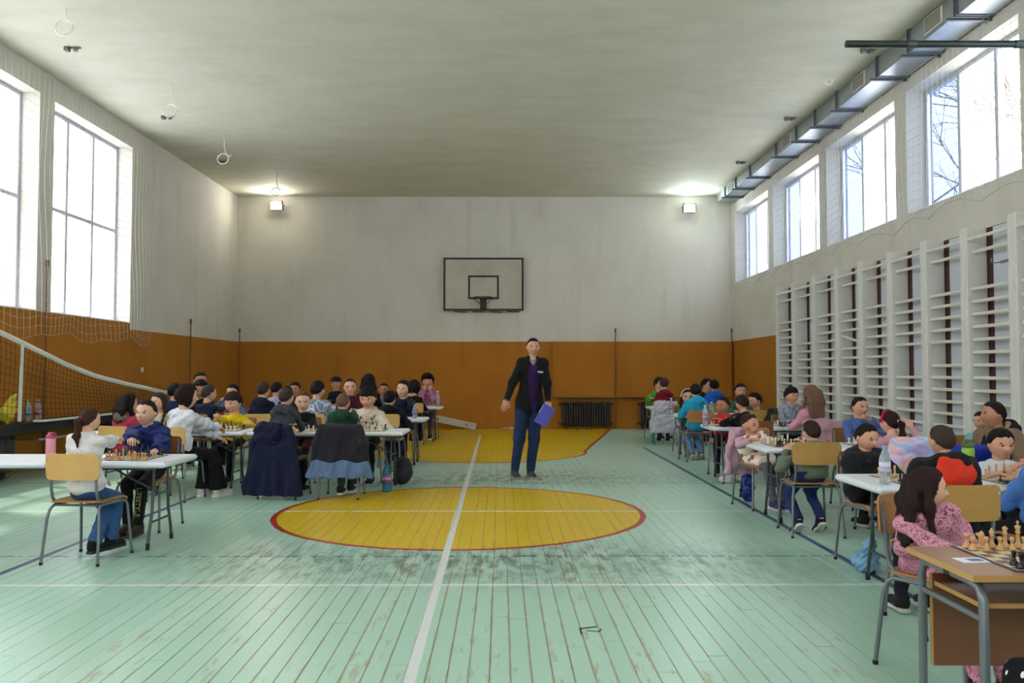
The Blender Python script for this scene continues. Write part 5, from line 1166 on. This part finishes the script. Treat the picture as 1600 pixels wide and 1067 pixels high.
# vest of the seated man, over tan sleeves
d = PEOPLE['man in the hooded vest']; N, P, u, f, r, kb, L, R = (d[k] for k in ('N', 'P', 'u', 'f', 'r', 'kb', 'L', 'R'))
on_body('man in the hooded vest', 'vest', [ell(N-u*L*.28, (.158*kb, .125*kb, L*.33), R), ell(P+u*L*.36, (.158*kb, .125*kb, L*.34), R), ell(P+u*.05, (.17*kb, .135*kb, .11*kb), R)]+[cap(N-u*.02, N-u*.05+r*s*.10, .055, .05) for s in (-1, 1)]+[ell(N-f*.12*kb+u*.03, (.115*kb, .065*kb, .085*kb), R)], '#20232f', disp=folds(.006, 4))
on_body('man in the hooded vest', 'hood_lining', [cap(N-f*.10+u*.08+r*s*.05, N+f*.03+r*s*.075-u*.02, .018, .016) for s in (-1, 1)]+[cap(N-f*.10+u*.08-r*.05, N-f*.10+u*.08+r*.05, .018, .018)], '#a98a68', .008, .02)
# black vest boy
d = PEOPLE['black vest boy']; N, P, u, f, r, kb, L, R = (d[k] for k in ('N', 'P', 'u', 'f', 'r', 'kb', 'L', 'R'))
on_body('black vest boy', 'raised_collar', [cap(N-u*.01+r*s*.07-f*.04, N-u*.05+r*s*.045+f*.085, .030, .026) for s in (-1, 1)], '#17181c', .009, .02)
# standing man: sweater, shirt collar, folder
d = PEOPLE['standing man']; N, P, u, f, r, kb, L, R = (d[k] for k in ('N', 'P', 'u', 'f', 'r', 'kb', 'L', 'R'))
fa, ra, ua, Na = A(R[1]), A(r), A(u), A(N)
def vneck(X, Y, Z):
    dx = (X-Na[0])*ra[0]+(Y-Na[1])*ra[1]; du = (X-Na[0])*ua[0]+(Y-Na[1])*ua[1]+(Z-Na[2])*ua[2]; df = (X-Na[0])*fa[0]+(Y-Na[1])*fa[1]+(Z-Na[2])*fa[2]
    return np.minimum(du+.085-np.abs(dx)*1.5, df+.01)
on_body('standing man', 'sweater', [ell(N-u*L*.28, (.132*kb, .100*kb, L*.32), R), ell(P+u*L*.36, (.124*kb, .100*kb, L*.34), R), ell(P+u*.05, (.135*kb, .112*kb, .10*kb), R), cap(N-u*.06, N-u*.0, .07, .062, 1)], '#3d1d58', .010, .04, folds(.003, 2), [vneck])
on_body('standing man', 'shirt_collar', [cap(N+r*s*.055-f*.04+u*.022, N+r*s*.012+f*.075-u*.035, .015, .020) for s in (-1, 1)]+[cap(N-f*.05+u*.02-r*.05, N-f*.05+u*.02+r*.05, .016, .016)], 'greycheck', .007, .012)
m = MB(); c_ = P+f*.155*kb+u*.30-r*.0
m.box((0, 0, 0), (.07, .006, .022), Matrix.Rotation(.1, 3, 'Y'), bev=.002); o = m.build('pocket_square', simple('#b9b9bf', .8, name='silver_grey'), d['e'], Vector(N-u*.17+f*.125*kb-r*.10)-d['base'])
for s, (_, el, wr) in zip((-1, 1), d['arms']):
    dd = (wr-el).normalized(); on_body('standing man', 'cuff', [cap(wr-dd*.01, wr+dd*.022, .036*kb, .037*kb, 1)], '#5d6570', .008, .01)
p = ondepth(851, 649, 10.74); m = MB(); Rm = Matrix.Rotation(.55, 3, 'Y') @ Matrix.Rotation(-.12, 3, 'X'); m.box((0, 0, 0), (.165, .016, .27), Rm, bev=.004); o = m.build('folder', simple('#2b3a9e', .45, name='blue_plastic'), None, p); tag(o, 'blue plastic folder held by the standing man', 'folder')
m = MB(); m.box(Rm @ Vector((-.082, -.002, .05)), (.004, .018, .12), Rm); m.build('paper_edge', simple('#d8d8e0', .8, name='paper'), o)
# belt line, cap, hair bands
d = PEOPLE['child in the black cap']; Hc, hh, Rh = d['Hc'], d['hh'], d['Rh']
on_body('child in the black cap', 'cap', [ell(Hc+Rh @ Vector((0, 0, .22))*hh, (.42*hh, .46*hh, .34*hh)), ell(Hc+Rh @ Vector((0, .46, .20))*hh, (.26*hh, .22*hh, .04*hh))], '#17181f', .012, .02, None, [lambda X, Y, Z: (Hc.z+.14*hh-Z)+0*X+0*Y])
for key, col, th in (('pink sweater girl with red band', '#b01838', .06), ('glasses girl with hair band', '#c9bfa6', .045)):
    d = PEOPLE[key]; Hc, hh, Rh = d['Hc'], d['hh'], d['Rh']; mb = MB(); mb.tube([Hc+(Rh @ Vector((.445*math.cos(t), .12, .56*math.sin(t)-.02)))*hh-d['base'] for t in np.linspace(.05, PI-.05, 20)], th*hh, 6); mb.build('hair_band', fab(col), d['e'])
# prints on clothes
def chest(key, txt, size, col, up=.55, side=0, back=False):
    d = PEOPLE[key]; sg = -1 if back else 1; org = d['P']+d['u']*d['L']*up+d['r']*side; decal(txt, d['top'], org, -d['r']*sg, d['u'], size, simple(col, .8, name='print_ink'), d['e'])
chest('cream hoodie boy', 'NY', .15, '#3a3a3c', .74); chest('ponytail girl in black', 'S', .10, '#d8c8c4', .58, -.07)
chest('white shirt player', 'am', .06, '#8a90a8', .86, 0, True)
d = PEOPLE['boy in the blue puffer jacket']; h_, kn, an = d['legs'][0]; up_ = nz(kn-an); org = kn.lerp(an, .45)
decal('LIFESTYLE', d['tro'], org, up_*-1, nz(d['r'].cross(up_))*-1 if False else nz(up_.cross(d['f']))*1, .055, simple('#a8a04a', .8, name='print_ink'), d['e'])
m = MB(); m.lathe([(0, 0), (.028, .002), (.03, .006), (.0, .008)], 14); d = PEOPLE['yellow sweater boy']; o = m.build('badge', simple('#cfcabc', .6, name='badge_print'), d['e'], d['N']-d['u']*.13+d['f']*.118-d['r']*.06-d['base']); o.rotation_euler = (PI/2, 0, math.atan2(d['f'].y, d['f'].x)+PI/2)

# bottles
def bottle(px, py, Y, h, r_, label, body='#dfe8ee', lab=None, capc='#c8d4e4', floor=False, z=None, shape='pet', clear=True):
    base = ondepth(px, py, Y) if z is None else ondepth(px, py, Y); base.z = z if z is not None else base.z
    e = tag(empty('bottle', base), label, 'bottle'); m = MB()
    if shape == 'pet': prof = [(r_*.5, .0), (r_*.95, .004), (r_, .02), (r_*.96, h*.25), (r_, h*.3), (r_, h*.62), (r_*.93, h*.70), (r_*.42, h*.88), (r_*.38, h*.93)]
    else: prof = [(r_*.9, 0), (r_, .006), (r_, h*.74), (r_*.93, h*.78), (r_*.7, h*.80)]
    m.lathe(prof, 18); m.build('bottle_body', clearplastic(body) if clear else simple(body, .35, name='tinted_plastic'), e)
    if lab: m = MB(); m.lathe([(r_*1.015, h*.33), (r_*1.015, h*.58)], 18); m.build('paper_band', simple(lab, .5, name='label_film'), e); m = MB(); m.lathe([(r_*1.02, h*.42), (r_*1.02, h*.48)], 18); m.build('printed_stripe', simple('#cfa8c4', .5, name='label_stripe'), e)
    m = MB()
    if shape == 'pet': m.lathe([(r_*.43, h*.93), (r_*.45, h*.935), (r_*.45, h*.995), (r_*.40, h)], 14)
    else: m.lathe([(r_*.95, h*.79), (r_*.98, h*.80), (r_*.98, h*.90), (r_*.6, h*.92), (r_*.6, h*.985), (r_*.5, h)], 14); m.tube([(r_*.5, 0, h*.97), (r_*1.15, 0, h*.96), (r_*1.2, 0, h*.9), (r_*.95, 0, h*.86)], r_*.12, 6)
    m.build('lid', simple(capc, .4, name='bottle_cap'), e); return e
bottle(1383, 755, 5.12, .235, .033, 'clear water bottle with white and pink label at the nearest right table corner', lab='#c9d3e6', capc='#6f9fd8', z=TH)
bottle(79, 716, 6.62, .21, .036, 'pink sports bottle with darker pink lid on the nearest left table', '#d8899a', capc='#a8405a', z=TH, shape='sport', clear=False)
bottle(1513, 730, 5.42, .25, .038, 'green sports bottle behind the red and black jacket boy', '#7ea82c', capc='#3d5a22', z=TH, shape='sport', clear=False)
bottle(648, 655, 12.45, .21, .032, 'small bottle with pink cap at the end of third left row table', lab='#39589a', capc='#d86a7c', z=TH)
bottle(684, 632, 16.8, .31, .040, 'tall clear bottle on the farthest left table', capc='#d8d8d8', z=TH)
bottle(1102, 662, 10.6, .27, .036, 'clear bottle with pink and blue label on the red hoodie table', lab='#b06aa4', capc='#c9a8d8', z=TH)
bottle(1049, 646, 13.6, .27, .038, 'clear bottle with red band beside the pale hung jacket', lab='#a85a66', capc='#d8d8dc', z=TH)
bottle(1112, 645, 13.5, .21, .036, 'clear bottle behind the cyan hoodie boy', capc='#d8d8dc', z=TH)
bottle(1019, 691, 16.4, .22, .045, 'teal and white bottle standing on the floor under farthest right table', '#1f9a96', capc='#d8e4e0', z=0, shape='sport', clear=False)
bottle(604, 768, 9.62, .34, .05, 'large blue tinted water bottle on the floor by the table leg', '#5fa8c8', lab='#8a5a9a', capc='#3a5a8a', z=0)
sx = XL+.30
for k, (y_, lab_, c_) in enumerate(((10.95, 'water bottle with green cap beside the yellow bag', '#3f9a5a'), (11.18, 'water bottle with red label, right one on the black shelf', '#c8a0a0'))):
    b_ = bottle(0, 0, 1, .29, .04, lab_, lab='#4a8a9a' if k == 0 else '#a85a62', capc=c_, z=0); b_.location = (sx+.05, y_, .715)

# bags and other things
def lump(name, label, cat, prims, mat, res=.009, k=.04, disp=None, extra=()):
    V, Q = solid(prims, res, k, disp); c = V.mean(0); c[2] = V[:, 2].min(); e = tag(empty(name, c), label, cat); link('bag_body', npmesh(name, V-c, Q, mat), e)
    for nm, pr, mt in extra: V, Q = solid(pr, res*.7, .02, disp); link(nm, npmesh(nm, V-c, Q, mt), e)
    return e
b0 = Vector((sx+.04, 10.55, .715))
lump('plastic_bag', 'yellow plastic bag with red fruit picture standing on the black shelf', 'bag', [ell(b0+Vector((0, 0, .13)), (.10, .15, .13)), ell(b0+Vector((0, .04, .27)), (.05, .09, .07)), cap(b0+Vector((0, .0, .28)), b0+Vector((.02, .10, .36)), .03, .015)], simple('#c8b62c', .4, name='yellow_plastic_film'), disp=folds(.012, 5, 30),
     extra=[('print', [ell(b0+Vector((.088, .02, .10)), (.03, .075, .06))], simple('#b8342c', .45, name='red_print')), ('printed_letters', [ell(b0+Vector((.085, .03, .215)), (.025, .04, .015))], simple('#c8502c', .45, name='red_print'))])
p0 = onfloor(1352, 893)
g = NG('thin_blue_film'); MFILM = g.done(g.mix(g.noise(g.coord(), 9, 3), lin('#4f9ccf'), lin('#9fc4dc')), .3, 0, .5); g.b.inputs['Transmission Weight'].default_value = .25
lump('plastic_bag', 'thin blue plastic bag full of snacks lying at the nearest right table leg', 'bag', [ell(p0+Vector((0, .0, .075)), (.085, .10, .078)), ell(p0+Vector((.03, 0, .14)), (.05, .05, .06)), cap(p0+Vector((.03, 0, .16)), p0+Vector((.05, -.01, .235)), .025, .018)], MFILM, .008, .04, folds(.010, 9, 45))
p0 = onfloor(1168, 783); 
lump('rucksack', 'small blue patterned rucksack standing on the floor below the leaning girl', 'rucksack', [ell(p0+Vector((0, 0, .14)), (.075, .08, .15)), cap(p0+Vector((-.02, 0, .24)), p0+Vector((.02, 0, .30)), .03, .02)], pattern('bluepurple'), .01, .04, folds(.008, 4, 28), extra=[('strap', [cap(p0+Vector((-.06, -.02, .22)), p0+Vector((-.09, -.05, .05)), .012, .012)], simple('#1c1c22', .8, name='strap'))])
p0 = onfloor(622, 762); p0.y += .25
lump('rucksack', 'grey rucksack on the floor behind the end legs of the cream hoodie table', 'rucksack', [ell(p0+Vector((.02, .1, .16)), (.11, .10, .17)), ell(p0+Vector((.0, .02, .10)), (.08, .06, .09))], cloth('#3a3b42'), .012, .04, folds(.008, 6, 22), extra=[('strap', [cap(p0+Vector((-.06, 0, .28)), p0+Vector((-.08, -.04, .05)), .014, .014)], simple('#1c1c22', .8, name='strap'))])
p0 = ondepth(407, 664, 9.86); p0.z = TH
lump('wool_hat', 'dark purple woolly hat lying on the table left of the charcoal hoodie boy', 'hat', [ell(p0+Vector((0, 0, .035)), (.065, .05, .038)), ell(p0+Vector((.04, 0, .055)), (.02, .02, .018))], cloth('#3a2430'), .008, .02, folds(.004, 2, 60))
p0 = Vector((2.40, 7.32, .60))
lump('belt_bag', 'turquoise and blue waist bag at the left side of the olive hoodie boy', 'bag', [ell(p0, (.06, .05, .04)), ell(p0+Vector((.05, 0, 0)), (.05, .045, .038))], simple('#2a86c0', .6, name='turquoise_fabric'), .008, .02, folds(.004, 2, 60))
d = PEOPLE['red and black jacket boy']; N, P, u, f, r, kb, L, R = (d[k] for k in ('N', 'P', 'u', 'f', 'r', 'kb', 'L', 'R'))
on_body('red and black jacket boy', 'red_hem', [ell(P+u*.02, (.17*kb, .14*kb, .10*kb), R), ell(P+u*.09, (.165*kb, .135*kb, .06*kb), R)], '#c22d1c', .011, .03, folds(.006, 3))
# plank at the back wall
a_, b_ = ondepth(668, 651, YB-.4), ondepth(744, 667, YB-.3); a_.z = max(.05, a_.z); b_.z = .07; v_ = b_-a_
m = MB(); m.box((0, 0, 0), (v_.length, .05, .16), bev=.008); e = m.build('plank', simple('#b5ae9c', .6, name='worn_white_paint'), None, (a_+b_)/2); e.rotation_euler = (0, -math.asin(v_.z/v_.length), math.atan2(v_.y, v_.x)); tag(e, 'worn white wooden plank leaning low along the back wall', 'plank')
for t in (.12, .22, .8): m = MB(); m.tube([(v_.length*(t-.5), -.02, -.0), (v_.length*(t-.5), -.034, 0)], .02, 8); m.build('bolt', simple('#6b5a44', .6, name='rusty_bolt'), e)
# small clutter on the floor at the back wall
for k, (px, py, lab) in enumerate(((1025, 672, 'small metal fitting on the floor by the right radiator'), (793, 668, 'white rope end on the floor behind the standing man'), (912, 672, 'low steel foot under the back radiator'))):
    p = ondepth(px, py, YB-.45); p.z = .02; m = MB(); m.tube([(-.18, 0, 0), (-.06, .02, .03), (.05, -.02, .04), (.2, 0, .01)], .014, 6); m.box((.1, 0, .03), (.10, .06, .05), bev=.01); tag(m.build('floor_fitting', simple(['#6a6660', '#b9b4a6', '#55524c'][k], .6, name='fitting'), None, p), lab, 'fitting')
